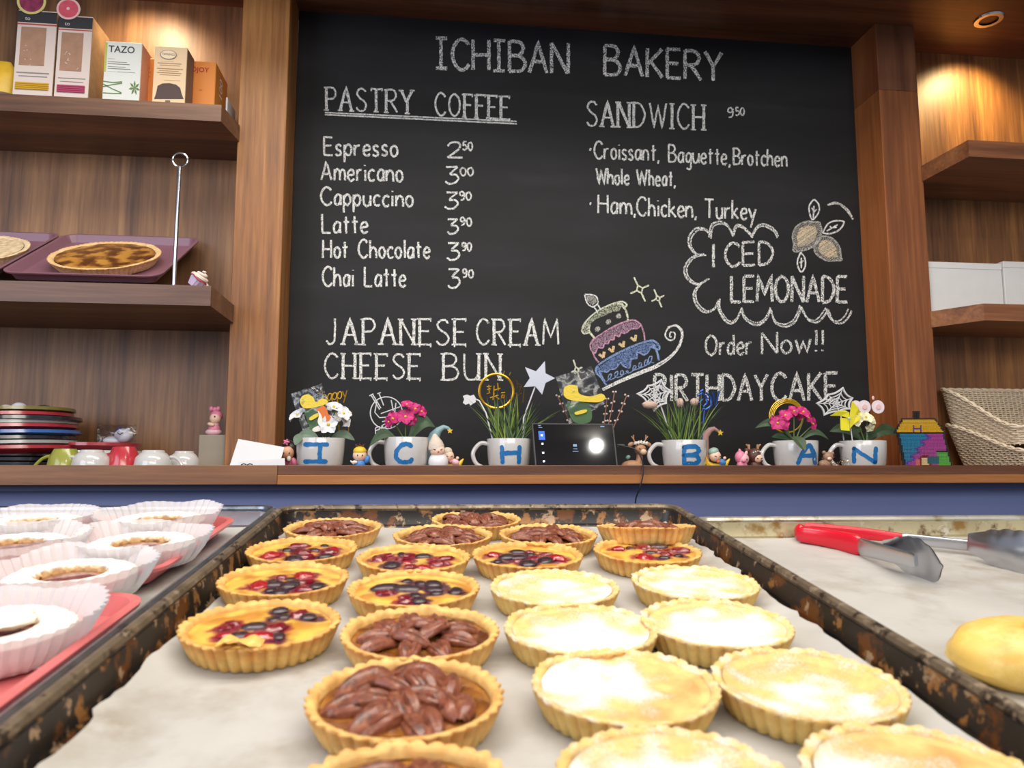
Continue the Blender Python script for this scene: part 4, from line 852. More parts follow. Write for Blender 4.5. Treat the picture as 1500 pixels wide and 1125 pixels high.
bunch('bright pink artificial blossoms in the mug lettered C', mC,
    [(594, 611, 14, (0, -1, .5), PPET), (576, 614, 13, (-.4, -.8, .4), PPET), (608, 600, 13, (.2, -.8, .7), PPET), (596, 593, 10, (0, -.7, .9), PPET), (617, 603, 10, (.7, -.7, .3), PPET), (616, 614, 10, (.5, -.8, -.2), PPET), (570, 618, 9, (-.8, -.6, 0), PPET), (603, 615, 9, (.2, -1, -.2), PPET)],
    [((600, 642), (638, 626), 24, .42, .0), ((580, 642), (541, 654), 15, .30, -.02)], [((594, 643), (594, 616)), ((592, 643), (577, 618)), ((598, 643), (609, 606)), ((600, 643), (617, 612))])
bunch('deep pink artificial blossoms with a drooping leaf in the mug lettered A', mA,
    [(1139, 620, 13, (-.4, -.9, .3), PPET), (1150, 609, 12, (-.1, -.8, .6), PPET), (1163, 603, 12, (0, -.8, .7), PPET), (1176, 604, 12, (.2, -.8, .6), PPET), (1183, 612, 11, (.5, -.8, .3), PPET), (1190, 621, 11, (.6, -.8, 0), PPET), (1147, 621, 11, (0, -1, 0), PPET), (1134, 616, 9, (-.8, -.6, .2), PPET), (1170, 608, 10, (0, -1, .3), PPET)],
    [((1160, 642), (1106, 627), 15, .25, .0), ((1160, 644), (1130, 640), 11, .1, .0), ((1162, 640), (1179, 661), 19, .1, -.052), ((1175, 643), (1214, 644), 10, .25, .0)], [((1160, 644), (1145, 625)), ((1163, 644), (1163, 610)), ((1166, 644), (1178, 612)), ((1168, 644), (1188, 625)), ((1158, 644), (1150, 615))], lm=LEAF)
bunch('cream artificial blossoms with long dull green leaves in the mug lettered N', mN,
    [(1253, 616, 12, (-.4, -.9, .4), CPET), (1268, 612, 13, (0, -.8, .7), CPET), (1276, 615, 10, (.5, -.8, .4), CPET), (1274, 626, 8, (0, -1, -.6), CPET)],
    [((1262, 644), (1215, 632), 20, .20, .01), ((1275, 642), (1320, 640), 19, .20, .03), ((1262, 645), (1285, 636), 14, .1, .02), ((1245, 645), (1262, 628), 12, .2, .02)], [((1266, 645), (1258, 622)), ((1271, 645), (1270, 618))], lm=LEAF)
GR = [mat('grass_blade_%s' % n_, c, .45) for n_, c in (('bright', (118, 142, 58)), ('mid', (66, 92, 48)), ('dark', (38, 58, 40)))]
def grass(label, mg, pts, seed, Y=YM, xl=0, xr=0, ytop=570):
    rn = random.Random(seed); b = mg[0]+Vector((0, 0, mg[2]*.93)); t = thing('artificial_grass', label, 'grass', b); s = mpp(Y)
    pc = (xl+xr)/2
    for i in range(74):
        px0 = pc+rn.uniform(-21, 21); sp = (px0-pc)/21*.55+rn.uniform(-.5, .5); L = rn.uniform(.55, 1)*(645-ytop)*(1 if abs(sp) < .6 else 1.1)
        A_ = at(px0, 646, Y)-b; A_.y = rn.uniform(-.02, .02); A_.z = -.002; dirx = math.sin(sp*1.05); dy = rn.uniform(-.25, .25); mb = MB(); P = []
        for k in range(7):
            q = k/6; P.append(A_+Vector((dirx*L*s*(q*.75+.35*q*q*abs(sp)), dy*L*s*q, L*s*(q-.22*abs(sp)*q*q*1.3)*math.cos(sp*.7))))
        w0 = rn.uniform(1.4, 2.4)*s; tw = rn.uniform(-.8, .8); v = []
        for k, p in enumerate(P):
            q = k/6; wd = w0*(1-q**2.2)*.5+.0001; d = Vector((math.cos(tw), math.sin(tw), 0)); n_ = Vector((-d.y, d.x, 0))
            v += [p-d*wd, p+n_*wd*.35, p+d*wd]
        mb.v = [tuple(x) for x in v]; mb.f = [(3*k+a, 3*k+a+1, 3*k+4+a, 3*k+3+a) for k in range(6) for a in (0, 1)]
        obj('blade', mb, GR[rn.choice([0, 0, 1, 1, 2])], t)
grass('tuft of artificial grass blades in the mug lettered H', mH, None, 3, xl=713, xr=778, ytop=566)
grass('tuft of artificial grass blades in the mug lettered B', mB_, None, 8, xl=966, xr=1035, ytop=560)
# ---- things stuck into the pots
def wire_word(label, name, txt, x0, y0, x1, y1, h, r, m, Y, foot, cat='cake topper', extra=None, ring=None, segs=None):
    b = at(*foot, Y); t = thing(name, label, cat, b); mb = MB(); s = mpp(Y)
    if txt:
        S, W = glyphs(txt, .05)
        for pts, _, _, _ in S: mb.tube([at(x0+(x1-x0)*p[0]/W, y0+(y1-y0)*p[0]/W-p[1]*h, Y)-b for p in pts], r*s, 5)
        obj('lettering', mb, m, t, kind='stuff')
    if ring:
        cx, cy, rr, tk = ring; obj('ring', MB().tube([at(cx+rr*math.cos(a), cy+rr*math.sin(a), Y)-b for a in [2*PI*k/36 for k in range(36)]], tk*s, 6, closed=True), m, t)
    if segs:
        m2 = MB()
        for sg in segs: m2.tube([at(x, y, Y)-b for x, y in sg], r*s, 5)
        obj('ornament', m2, m, t, kind='stuff')
    if extra: obj('stick', MB().tube([at(x, y, Y)-b for x, y in extra], .9*s, 6), m, t)
    return t
wire_word('gold cake topper reading happy behind the white blossoms', 'cake_topper', 'happy', 472, 589, 508, 582, 17, .8, GOLD, YM+.035, (497, 645), extra=[(495, 588), (497, 645)])
wire_word('gold y-shaped tip of a topper right of the white blossoms', 'cake_topper', 'y', 508, 611, 515, 609, 9, .8, GOLD, YM+.02, (511, 630), extra=[(511, 611), (510, 640)])
wire_word('white round cake topper with candles and the letters BIRT', 'cake_topper', 'BIRT', 550, 636, 577, 625, 9, .8, CARD, YM+.03, (572, 645), ring=(566, 605, 23.5, .9), extra=[(566, 629), (572, 645)],
    segs=[[(543, 578), (556, 600)], [(546, 578), (558, 598)], [(555, 576), (562, 594)], [(552, 588), (549, 604), (556, 612)], [(573, 586), (576, 602)], [(580, 590), (578, 606)], [(558, 606), (586, 596)], [(556, 612), (584, 610)], [(560, 618), (574, 614)], [(541, 580), (547, 577)], [(553, 577), (558, 575)]])
rw = random.Random(5)
def hanzi(cx, cy, k): return [[(cx-14*k, cy-7*k), (cx-7*k, cy-8*k)], [(cx-13*k, cy-3*k), (cx-8*k, cy-4*k)], [(cx-11*k, cy-10*k), (cx-10*k, cy+2*k), (cx-14*k, cy+3*k)], [(cx-3*k, cy-9*k), (cx-4*k, cy+5*k)], [(cx+2*k, cy-13*k), (cx+3*k, cy-2*k)], [(cx-3*k, cy-2*k), (cx+6*k, cy-5*k)], [(cx-9*k, cy+9*k), (cx+3*k, cy+5*k)], [(cx-3*k, cy+2*k), (cx-5*k, cy+12*k)], [(cx-1*k, cy+7*k), (cx+4*k, cy+11*k)], [(cx+7*k, cy+2*k), (cx+13*k, cy+1*k)], [(cx+8*k, cy+5*k), (cx+12*k, cy+5*k), (cx+11*k, cy+9*k), (cx+8*k, cy+9*k), (cx+8*k, cy+5*k)]]
wire_word('round gold glitter topper with characters behind the grass of mug H', 'cake_topper', '', 0, 0, 0, 0, 0, 1.0, GOLD, YM+.03, (730, 645), ring=(727, 573, 25, 1.9), segs=hanzi(727, 574, 1), extra=[(727, 598), (730, 645)])
wire_word('dark gold scribbled topper between the gold ring and the silver star', 'cake_topper', '', 0, 0, 0, 0, 0, .7, mat('dark_gold', (120, 92, 36), .35, .6), YM+.045, (757, 645), segs=[[(737, 549), (739, 543)], [(746, 550), (748, 545)], [(752, 560), (757, 557), (758, 568), (752, 571), (751, 562)], [(757, 562), (764, 564), (761, 574)], [(760, 566), (768, 570), (766, 590)], [(752, 574), (758, 580), (764, 576)]], extra=[(757, 575), (757, 645)])
def flat(label, name, cat, poly, Y, m, foot, th=.0015, stk=None, sm=None, nm='plate'):
    b = at(*foot, Y); t = thing(name, label, cat, b); P = [at(x, y, Y)-b for x, y in poly]
    obj(nm, MB().prism([(p.x, p.z) for p in P], -th/2, th/2), m, t, False)
    if stk: obj('stick', MB().tube([at(x, y, Y+.002)-b for x, y in stk], 1.1*mpp(Y), 6), sm or m, t)
    return t, b
flat('silver glitter star on a white stick above the mug lettered H', 'star_wand', 'decoration', [(798, 529), (799, 547), (813, 554), (799, 561), (794, 578), (784, 566), (767, 567), (776, 554), (769, 538), (785, 544)], YM-.01, SILV, (767, 645), .003, [(784, 566), (767, 612), (766, 646)], CARD)
flat('small white cloud-shaped card on a thin wire left of the gold ring', 'cloud_card', 'decoration', [(678, 580), (684, 578), (689, 580), (694, 578), (697, 583), (697, 589), (692, 592), (689, 594), (687, 591), (682, 593), (678, 590), (680, 585)], YM-.005, CARD, (722, 645), .0012, [(695, 584), (702, 587), (712, 605), (722, 646)], WPET)
# spider webs
def web(label, cx, cy, R, tips, Y, foot):
    b = at(*foot, Y); t = thing('spider_web_pick', label, 'cake topper', b); s = mpp(Y); mb = MB()
    for fr, th in ((1, 1.6), (.68, .9), (.42, .8), (.22, .6)):
        pts = []
        n = len(tips)
        for i in range(n):
            a, c_ = tips[i], tips[(i+1) % n]; mx_, my_ = (a[0]+c_[0])/2*.72, (a[1]+c_[1])/2*.72
            for q in range(5):
                k = q/5; x = (1-k)**2*a[0]+2*k*(1-k)*mx_+k*k*c_[0]; y = (1-k)**2*a[1]+2*k*(1-k)*my_+k*k*c_[1]; pts.append((cx+x*fr, cy+y*fr))
        mb.tube([at(x, y, Y)-b for x, y in pts], th*s, 5, closed=True)
    obj('web', mb, CARD, t, kind='stuff'); m2 = MB()
    for (x, y) in tips: m2.tube([at(cx, cy, Y)-b, at(cx+x, cy+y, Y)-b], .8*s, 5)
    obj('spokes', m2, CARD, t, kind='stuff')
    obj('stick', MB().tube([at(cx+6, cy+10, Y+.002)-b, Vector((0, 0, 0))], 1*s, 6), CARD, t); return t
web('white spider web pick left of the grass in mug B', 960, 579, 24, [(-27, -2), (-11, -14), (9, -23), (22, -7), (16, 12), (-2, 23), (-13, 10)], YM-.004, (985, 645))
web('white spider web pick left of the yellow pinwheel', 1225, 591, 24, [(-29, 0), (-12, -13), (10, -23), (24, -8), (20, 8), (4, 12), (-18, 17)], YM+.02, (1236, 645))
FLUFF = mat('pink_fluff', (218, 186, 170), .95, bump=1, bscale=900)
def tail(label, px, py, rx, rz, Y, foot):
    b = at(*foot, Y); t = thing('bunny_tail_grass', label, 'decoration', b); s = mpp(Y); c = at(px, py, Y)-b
    obj('fluffy_head', MB().ell(c, (rx*s, rz*s, rz*s), 24, 14, fn=lambda d: 1+.18*noise.noise(d*9)), FLUFF, t); obj('stem', MB().tube([c, c*.5+Vector((0, 0, .01)), Vector((0, 0, 0))], .7*s, 5), STEM, t)
tail('pale pink fluffy tail grass in front of the spider web, left of mug B grass', 952, 593, 12, 5.5, YM-.015, (990, 645))
tail('small pale fluffy tail grass standing among the blades of mug B', 996, 590, 5, 7, YM-.012, (998, 645))
tail('beige fluffy tail grass leaning right, next to the blue topper', 1017, 589, 6, 6, YM-.014, (1008, 645))
BLUEG = mat('blue_glitter', (34, 82, 168), .3, .4, var=.3, vscale=900)
wire_word('blue glitter topper with striped swirls on the right of mug B grass', 'cake_topper', 'V', 1044, 598, 1053, 597, 24, 1.6, BLUEG, YM+.012, (1030, 645), segs=[[(1022, 580), (1028, 576), (1034, 580), (1036, 590), (1030, 596), (1024, 590), (1030, 585)], [(1026, 574), (1030, 571)], [(1034, 575), (1041, 582), (1042, 594), (1034, 600), (1028, 599)]], extra=[(1032, 598), (1028, 645)])
def rings(label, cx, cy, R, Y, foot, m=GOLDY):
    b = at(*foot, Y); t = thing('wire_wreath', label, 'decoration', b); s = mpp(Y)
    for k in range(4):
        obj('wire_ring', MB().tube([at(cx+k*.7-1+(R-k*1.3)*math.cos(a), cy+k*.8+(R-k*1.2)*math.sin(a), Y+k*.001)-b for a in [2*PI*q/36 for q in range(36)]], .75*s, 5, closed=True), m, t)
    obj('stem', MB().tube([at(cx, cy+R, Y)-b, Vector((0, 0, 0))], .8*s, 5), m, t)
rings('round wreath of yellow gold wire behind the pink blossoms of mug A', 1153, 609, 25, YM+.028, (1160, 645))
b = at(1245, 646, YM-.02); pw = thing('pinwheel', 'yellow paper pinwheel above the mug lettered N', 'pinwheel', b); YPW = mat('yellow_paper', (226, 214, 40), .7); hub = (1244, 613)
for i, poly in enumerate([[(1244, 613), (1232, 609), (1216, 609), (1227, 602), (1238, 601), (1244, 604)], [(1244, 613), (1246, 600), (1248, 587), (1258, 598), (1260, 604), (1252, 610)], [(1244, 613), (1256, 610), (1261, 603), (1259, 615), (1250, 622), (1245, 628)], [(1244, 613), (1240, 620), (1232, 630), (1245, 631), (1231, 628), (1231, 612)]]):
    P = [at(x, y, YM-.022-(.004 if k in (2, 3) else 0))-b for k, (x, y) in enumerate(poly)]; mb = MB(); mb.v = [tuple(p) for p in P]+[tuple(p+Vector((0, .0006, 0))) for p in P]; n = len(P); mb.f = [tuple(range(n)), tuple(range(n, 2*n))[::-1]]+[(k, (k+1) % n, n+(k+1) % n, n+k) for k in range(n)]
    obj('blade', mb, YPW, pw, False)
obj('hub', MB().ell(at(*hub, YM-.027)-b, (.0032, .002, .0032), 12, 8), mat('pale_blue_button', (176, 206, 214), .4), pw)
obj('stick', MB().tube([at(*hub, YM-.018)-b, Vector((.006, 0, 0))], .0012, 6), CARD, pw)
# pink round discs (pair of glasses shape)
b = at(1270, 646, YM+.015); pg = thing('round_disc_topper', 'topper of two joined white discs with pink centres above mug N', 'cake topper', b); PKW = mat('pinkish_white', (232, 216, 222), .6); PK = mat('pale_pink', (232, 188, 188), .6)
for (x, r, dy) in ((1266, 10.5, 0), (1286, 10.5, .002), (1254, 8, .004)):
    c = at(x, 596 if x > 1260 else 594, YM+.015+dy)-b; obj('disc', MB().lathe([(0, -.001), (r*mpp(YM), -.001), (r*mpp(YM), .001), (0, .001)], 28, T(c) @ Rx(90), cap=False), PKW, pg)
    if x > 1260: obj('pink_centre', MB().lathe([(0, -.0003), (4*mpp(YM), -.0003), (4*mpp(YM), .0016), (0, .0016)], 20, T(c+Vector((0, -.001, 0))) @ Rx(90), cap=False), PK, pg)
obj('stick', MB().tube([at(1270, 604, YM+.016)-b, Vector((0, 0, 0))], .0014, 6), CARD, pg)
obj('tip_charm', MB().ell(at(1279, 583, YM+.015)-b, (.003, .002, .005), 8, 6), PK, pg)
# twigs behind the tablet
TW = mat('copper_twig', (150, 108, 84), .4, .3); TWB = mat('pale_bead', (206, 186, 176), .4)
def twig(label, pts, Y, foot, seed):
    b = at(*foot, Y); t = thing('beaded_twig', label, 'decoration', b); P = [at(x, y, Y)-b for x, y in pts]; obj('twig', MB().tube(P, .8*mpp(Y), 5), TW, t)
    rn = random.Random(seed)
    for q in (0, .3, .55, .8):
        i = q*(len(P)-1); k = min(int(i), len(P)-2); p = P[k].lerp(P[k+1], i-k)
        for e in (-1, 1): obj('bead', MB().ell(p+Vector((e*.0030, rn.uniform(-.002, .002), rn.uniform(-.001, .003))), (.0024, .0022, .0024), 8, 6), TWB, t)
twig('beaded copper twig left of the wrapped cookie behind the tablet', [(817, 581), (826, 600), (838, 625)], YM+.02, (840, 645), 1)
twig('beaded copper twig right of the wrapped cookie, leaning farthest right', [(918, 580), (910, 600), (898, 628)], YM+.02, (892, 645), 2)
twig('beaded copper twig between the wrapped cookie and the farthest right twig', [(900, 575), (896, 600), (890, 628)], YM+.024, (886, 645), 3)
twig('short beaded twig nearest the right side of the wrapped cookie', [(889, 584), (887, 604), (884, 628)], YM+.03, (882, 645), 4)
# ---- cellophane packets with iced cookies
CEL = film('cellophane', (238, 240, 242), .075)
ICY = mat('yellow_icing', (222, 196, 60), .5, bump=.5, bscale=200); ICG = mat('green_icing', (66, 100, 58), .5, bump=.2); ICO = mat('orange_icing', (214, 108, 34), .5); ICW = mat('white_icing', (232, 226, 214), .5)
def packet(label, quad, cookies, Y, lean=0, foot=None):
    b = at(*foot, Y); t = thing('wrapped_cookie', label, 'cookie', b)
    Q = [at(x, y, Y)-b for x, y in quad]
    for sg in (-1, 1):
        def fn(i, j):
            p = (Q[0]*(1-i)+Q[1]*i)*(1-j)+(Q[3]*(1-i)+Q[2]*i)*j; e = min(i, 1-i, j, 1-j)
            return p+Vector((0, sg*(.0045*min(1, e*4)+.003*noise.noise(Vector((i*6, j*6, sg*3+px0)))), 0))
        px0 = quad[0][0]; obj('wrapper', MB().grid(fn, 22, 22), CEL, t, label='clear cellophane wrapper')
    for nm, poly, m, dy in cookies:
        P = [at(x, y, Y)-b for x, y in spl2(poly)]; obj(nm, MB().prism([(p.x, p.z) for p in P], -.0022+dy, .0022+dy), m, t, True)
    return t
def spl2(poly): return [(p.x, p.y) for p in spline([(a, b_, 0) for a, b_ in poly], 4, True)]
packet('cellophane-wrapped iced cookie with an orange fox, stuck in mug I', [(426, 577), (471, 562), (488, 605), (446, 640)],
    [('green_cookie', [(447, 600), (470, 593), (482, 610), (478, 628), (458, 632), (450, 615)], ICG, 0), ('yellow_cloud', [(440, 589), (443, 581), (451, 578), (459, 582), (463, 589), (472, 584), (480, 587), (478, 592), (462, 597), (446, 598)], ICY, -.003),
     ('yellow_bar', [(454, 612), (466, 605), (468, 609), (456, 616)], ICY, -.003), ('fox_body', [(464, 600), (470, 597), (474, 594), (479, 600), (482, 608), (486, 613), (478, 618), (472, 614), (469, 606)], ICO, -.004), ('fox_chest', [(466, 602), (471, 608), (473, 618), (470, 626), (466, 618), (468, 609)], ICW, -.005), ('fox_tail', [(459, 628), (468, 624), (472, 630), (460, 633)], ICW, -.005)], YM-.008, foot=(468, 646))
packet('cellophane-wrapped green and yellow cookie standing behind the tablet', [(814, 552), (866, 536), (888, 590), (834, 622)],
    [('green_cookie', [(832, 590), (856, 586), (866, 600), (864, 618), (842, 619), (833, 604)], ICG, 0), ('yellow_cloud', [(825, 574), (827, 567), (836, 564), (845, 567), (848, 577), (864, 581), (880, 577), (886, 583), (878, 589), (860, 589), (838, 587), (827, 582)], ICY, -.003), ('yellow_bar', [(842, 604), (857, 600), (858, 604), (844, 608)], ICY, -.003)], YM+.01, foot=(850, 646))
mgt = thing('small_pot', 'pot hidden behind the tablet, holding twigs and the wrapped cookie', 'pot', Vector((Xp(862, YM+.045), YM+.045, LF)))
obj('pot_body', MB().lathe([(0, 0), (.026, 0), (.034, .05), (.033, .05), (.025, .004), (0, .004)], 28, cap=False), WHITE, mgt)
# ---- tablet and its cable
YT = 1.525
def quadbox(pts, th):
    P = [Vector(p) for p in pts]; n = (P[1]-P[0]).cross(P[3]-P[0]).normalized(); v = [p for p in P]+[p+n*th for p in P]
    return MB().add(v, [(0, 1, 2, 3), (7, 6, 5, 4), (0, 4, 5, 1), (1, 5, 6, 2), (2, 6, 7, 3), (3, 7, 4, 0)])
bt = base(845, YT); tb_ = thing('tablet', 'black tablet with a dark screen standing among the lettered mugs', 'tablet', bt)
x0_, x1_ = Xp(785, YT, 690), Xp(906, YT, 690); z1_ = Zp(620, YT+.02, 845)
cs = [Vector((x0_, YT, LF)), Vector((x1_, YT, LF)), Vector((Xp(900, YT+.02, 620), YT+.03, z1_)), Vector((Xp(780, YT+.02, 620), YT+.03, z1_))]
cs = [c-bt for c in cs]
obj('tablet_body', quadbox(cs, -.008), mat('tablet_case', (58, 58, 62), .35, .4), tb_, False)
def tq(u, v, o=-.0004):
    p = (cs[0]*(1-u)+cs[1]*u)*(1-v)+(cs[3]*(1-u)+cs[2]*u)*v; n = (cs[1]-cs[0]).cross(cs[3]-cs[0]).normalized(); return p+n*(-o)
def tpatch(u0, v0, u1, v1, o=.0005): return MB().add([tq(u0, v0, -o), tq(u1, v0, -o), tq(u1, v1, -o), tq(u0, v1, -o)], [(0, 1, 2, 3)])
obj('screen', tpatch(.015, .02, .985, .98), mat('dark_screen', (15, 15, 19), .04), tb_, False)
ICM = mat('screen_icon', (206, 222, 245), .5, emit=.9); ICBm = mat('screen_icon_blue', (30, 90, 200), .5, emit=.5)
obj('screen_icon', tpatch(.07, .66, .145, .84, .0008), ICBm, tb_, False)
for (u, v) in ((.107, .75), (.107, .58), (.107, .40), (.107, .23), (.36, .10), (.50, .10), (.66, .10)):
    obj('screen_icon', tpatch(u-.012, v-.018, u+.012, v+.018, .001), ICM, tb_, False)
for (u, v, w_, h_) in ((.09, .95, .035, .014), (.10, .91, .05, .01), (.86, .94, .05, .018), (.50, .55, .045, .05), (.50, .48, .05, .012), (.50, .43, .07, .01)):
    obj('screen_text', tpatch(u-w_/2, v-h_/2, u+w_/2, v+h_/2, .001), mat('screen_dim', (110, 140, 175), .5, emit=.35), tb_, False)
cab = MB().tube([tuple(p) for p in spline([at(903, 652, YT+.02), at(916, 654, 1.53), at(930, 658, 1.52), at(939, 670, 1.50), at(942, 684, 1.474), at(941, 700, 1.470), at(936, 718, 1.475), at(931, 735, 1.50), at(931, 780, 1.52), at(934, 1000, 1.53), at(930, 1500, 1.535)], 6)], .0016, 6)
cb = obj('charging_cable', cab, mat('black_rubber', (34, 34, 38), .5)); tag(cb, 'thin black cable from the tablet hanging over the ledge edge', 'cable')
obj('plug', MB().box((0, -.003, -.003), (.016, .003, .003), bev=.001), mat('plug_grey', (70, 70, 76), .5), cb, M=T(at(904, 653, YT+.019)))
# ---- figurines
SKIN = mat('figurine_skin', (240, 200, 176), .45); SKIN2 = mat('figurine_skin_tan', (222, 170, 134), .45); EYEM = mat('figurine_eye', (34, 24, 24), .3)
def fig(label, name, px, Y, cat='figurine', z=None):
    b = base(px, Y, z); t = thing(name, label, cat, b)
    def E(part, cx, cy, rx, ry, m, dy=0, rd=None, tilt=0, fn=None, lab=None):
        c = at(cx, cy, Y)-b; s = mpp(Y); rd = rd if rd is not None else min(rx, ry)
        return obj(part, MB().ell((0, 0, 0), (rx*s, rd*s, ry*s), 18, 12, fn=fn), m, t, M=T(c+Vector((0, dy*s, 0))) @ Ry(tilt))
    def Tb(part, pts, r, m, dy=0): return obj(part, MB().tube([at(x, y, Y)-b+Vector((0, dy*mpp(Y), 0)) for x, y in pts], [q*mpp(Y) for q in r] if isinstance(r, (list, tuple)) else r*mpp(Y), 8), m, t)
    return E, Tb, t, b
BLK = mat('figurine_black_hair', (40, 28, 28), .4); PNKF = mat('figurine_pink', (222, 130, 160), .4); LPNK = mat('figurine_light_pink', (230, 182, 190), .4); KIM = mat('figurine_kimono', (150, 60, 80), .5, var=.5, vscale=300)
E, Tb, t, b = fig('small doll figurine with long dark hair and a pink hair flower', 'doll_figurine', 425, 1.60)
E('body', 425, 681, 9, 15, KIM, rd=7); E('hair', 424, 661, 12.5, 14, BLK, dy=2, rd=10); E('head', 422, 663, 9.5, 9.5, SKIN2, dy=-4, rd=8); E('hair_flower', 421, 648, 4, 4, PNKF, dy=-8, fn=lambda d: 1+.25*math.cos(5*math.atan2(d.z, d.x)))
E('eye', 418, 664, .9, 1.1, EYEM, dy=-12); E('eye', 426, 664, .9, 1.1, EYEM, dy=-12); E('toy', 425, 672, 3, 4, ICW, dy=-9); E('sleeve', 432, 677, 4, 7, PNKF, dy=-4, tilt=-25); Tb('headband', [(410, 662), (414, 650), (424, 645), (434, 650), (437, 664)], 1, BLK)
E, Tb, t, b = fig('tiny prince figurine with yellow hair, a crown and a blue cape', 'prince_figurine', 527, 1.58)
BLF = mat('figurine_blue', (70, 130, 200), .4); YF = mat('figurine_yellow', (226, 190, 50), .4)
E('body', 527, 680, 8, 8, BLF, rd=6); E('head', 527, 667, 10, 9, SKIN, rd=8); E('hair', 527, 661, 9.5, 7, YF, dy=1, rd=9); E('cape', 538, 673, 4, 6, BLF, dy=-1, tilt=20); E('eye', 524.5, 667, .8, 1.3, EYEM, dy=-8); E('eye', 531.5, 667, .8, 1.3, EYEM, dy=-8); E('arm', 520, 677, 4, 2.4, ICW, dy=-6)
Tb('crown', [(522, 656), (521, 651), (525, 654), (527, 650), (529, 654), (533, 651), (532, 656)], .9, mat('crown_brown', (120, 70, 30), .4)); Tb('wand', [(514, 675), (519, 680)], 1, ICW, -6)
E, Tb, t, b = fig('sleeping baby figurine in a knitted cap with a white egg-shaped body', 'baby_figurine', 642, 1.575)
KNIT = mat('knitted_cream', (214, 200, 184), .85, bump=.8, bscale=400); EGG = mat('egg_white', (224, 222, 226), .4)
E('body', 642, 677, 14.5, 15, EGG, rd=12); E('head', 641, 660, 11, 9.5, SKIN, dy=-3, rd=9)
s_ = mpp(1.575); c = at(639, 655, 1.575)-b
obj('cap', MB().lathe([(11.8*s_, -3*s_), (11.6*s_, 2*s_), (9.5*s_, 8*s_), (5*s_, 15*s_), (2.2*s_, 19*s_), (0, 20*s_)], 26, T(c) @ Ry(-8), cap=False, fn=lambda a, r, z: .0004*math.sin(14*a)), KNIT, t)
E('mouth', 642, 662, 1.3, 1, mat('figurine_red', (170, 50, 50), .4), dy=-12.3, rd=1); Tb('eye', [(635, 658), (638, 659.5)], .5, EYEM, -11.5); Tb('eye', [(645, 659.5), (648, 658)], .5, EYEM, -11.5)
def sleeper(label, px, Y, cap, body, scarf):
    E, Tb, t, b = fig(label, 'moon_sleeper_figurine', px, Y)
    Tb('moon', [(px-14, 668), (px-12, 678), (px-4, 684), (px+8, 684), (px+16, 680), (px+22, 672)], [2, 4.5, 6, 5.5, 4, .8], YF); E('head', px-1, 668, 9, 8.5, SKIN, dy=-4, rd=7); E('nightcap', px-3, 662, 8.5, 6.5, cap, dy=-2, tilt=-20, rd=8); E('body', px+9, 677, 7, 5, body, dy=-3, tilt=20)
    E('collar', px+3, 676, 3, 2.4, scarf, dy=-6); Tb('eye', [(px-4, 668), (px-1, 669)], .5, EYEM, -11); Tb('eye', [(px+3, 669), (px+6, 668)], .5, EYEM, -11); E('hand', px+13, 671, 2.4, 2.4, SKIN, dy=-4)
    return t
MINT = mat('figurine_mint', (150, 176, 164), .45)
sleeper('figurine of a sleeper in pink pyjamas on a yellow moon beside mug C', 657, 1.60, KNIT, LPNK, PNKF)
sleeper('figurine of a sleeper in a mint nightcap on a yellow moon beside mug B', 1047, 1.585, MINT, BLF, mat('figurine_orange', (226, 120, 50), .4))
def nightcap(label, pts, m, Y, star, foot):
    b = base(foot, Y); t = thing('nightcap_ornament', label, 'ornament', b); obj('cap', MB().tube([p-b for p in [at(*q[:2], Y) for q in pts]], [q[2]*mpp(Y) for q in pts], 12), m, t)
    P = [at(star[0]+(4.6 if k % 2 == 0 else 2.1)*math.sin(k*PI/5), star[1]-(4.6 if k % 2 == 0 else 2.1)*math.cos(k*PI/5), Y-.006)-b for k in range(10)]
    obj('star', MB().prism([(p.x, p.z) for p in P], -.006-.0015, -.006+.0015), YF, t, False)
nightcap('pale blue curved nightcap with a gold star behind mug C', [(632, 690, 11), (632, 650, 9.5), (637, 638, 8), (643, 630, 5.2), (650, 626, 3.8), (656, 627, 2.6), (659, 630, 1.6)], mat('ornament_blue', (136, 170, 180), .5), YM+.055, (659, 631), 632)
nightcap('dusty pink curved nightcap with a gold star behind mug B', [(1031, 690, 9), (1031, 650, 7.5), (1033, 638, 6), (1040, 630, 4.5), (1046, 628, 3.4), (1051, 631, 2.2), (1055, 634, 1.3)], mat('ornament_pink', (176, 138, 132), .5), YM+.055, (1055, 634), 1031)
E, Tb, t, b = fig('small reclining fawn figurine with antlers and a flower crown', 'deer_figurine', 930, 1.60)
FAWN = mat('fawn_brown', (176, 130, 98), .5, var=.15, vscale=200); FAWL = mat('fawn_light', (220, 190, 160), .5)
E('body', 926, 683, 17, 9, FAWN, rd=9); Tb('neck', [(934, 684), (937, 672), (937, 662)], [6.5, 5, 4.5], FAWN); E('head', 937, 658, 9, 8, FAWN, dy=-3, rd=8); E('muzzle', 940, 662, 5, 4.4, FAWL, dy=-9, rd=4)
for sg, ex in ((-1, 924), (1, 950)):
    E('ear', ex, 651, 5, 3.2, FAWN, tilt=28*sg, rd=2); Tb('antler', [(937+sg*6, 650), (937+sg*9, 643), (937+sg*9, 637)], 1, FAWN); Tb('antler', [(937+sg*8, 645), (937+sg*12, 639)], .9, FAWN)
for k in range(5): E('crown_flower', 929+k*4, 649+abs(k-2)*.8-1, 2.6, 2.6, ICW, dy=-7, fn=lambda d: 1+.25*math.cos(5*math.atan2(d.z, d.x)))
Tb('eye', [(933, 657), (935.5, 658)], .5, EYEM, -11); Tb('eye', [(941, 657.5), (943.5, 656.5)], .5, EYEM, -11); E('leaf_tuft', 920, 670, 4, 3, mat('ornament_teal', (110, 150, 150), .5), tilt=-40)
E, Tb, t, b = fig('small pink pig-like figurine with a pointed hat next to the brown deer', 'pig_figurine', 1087, 1.585)
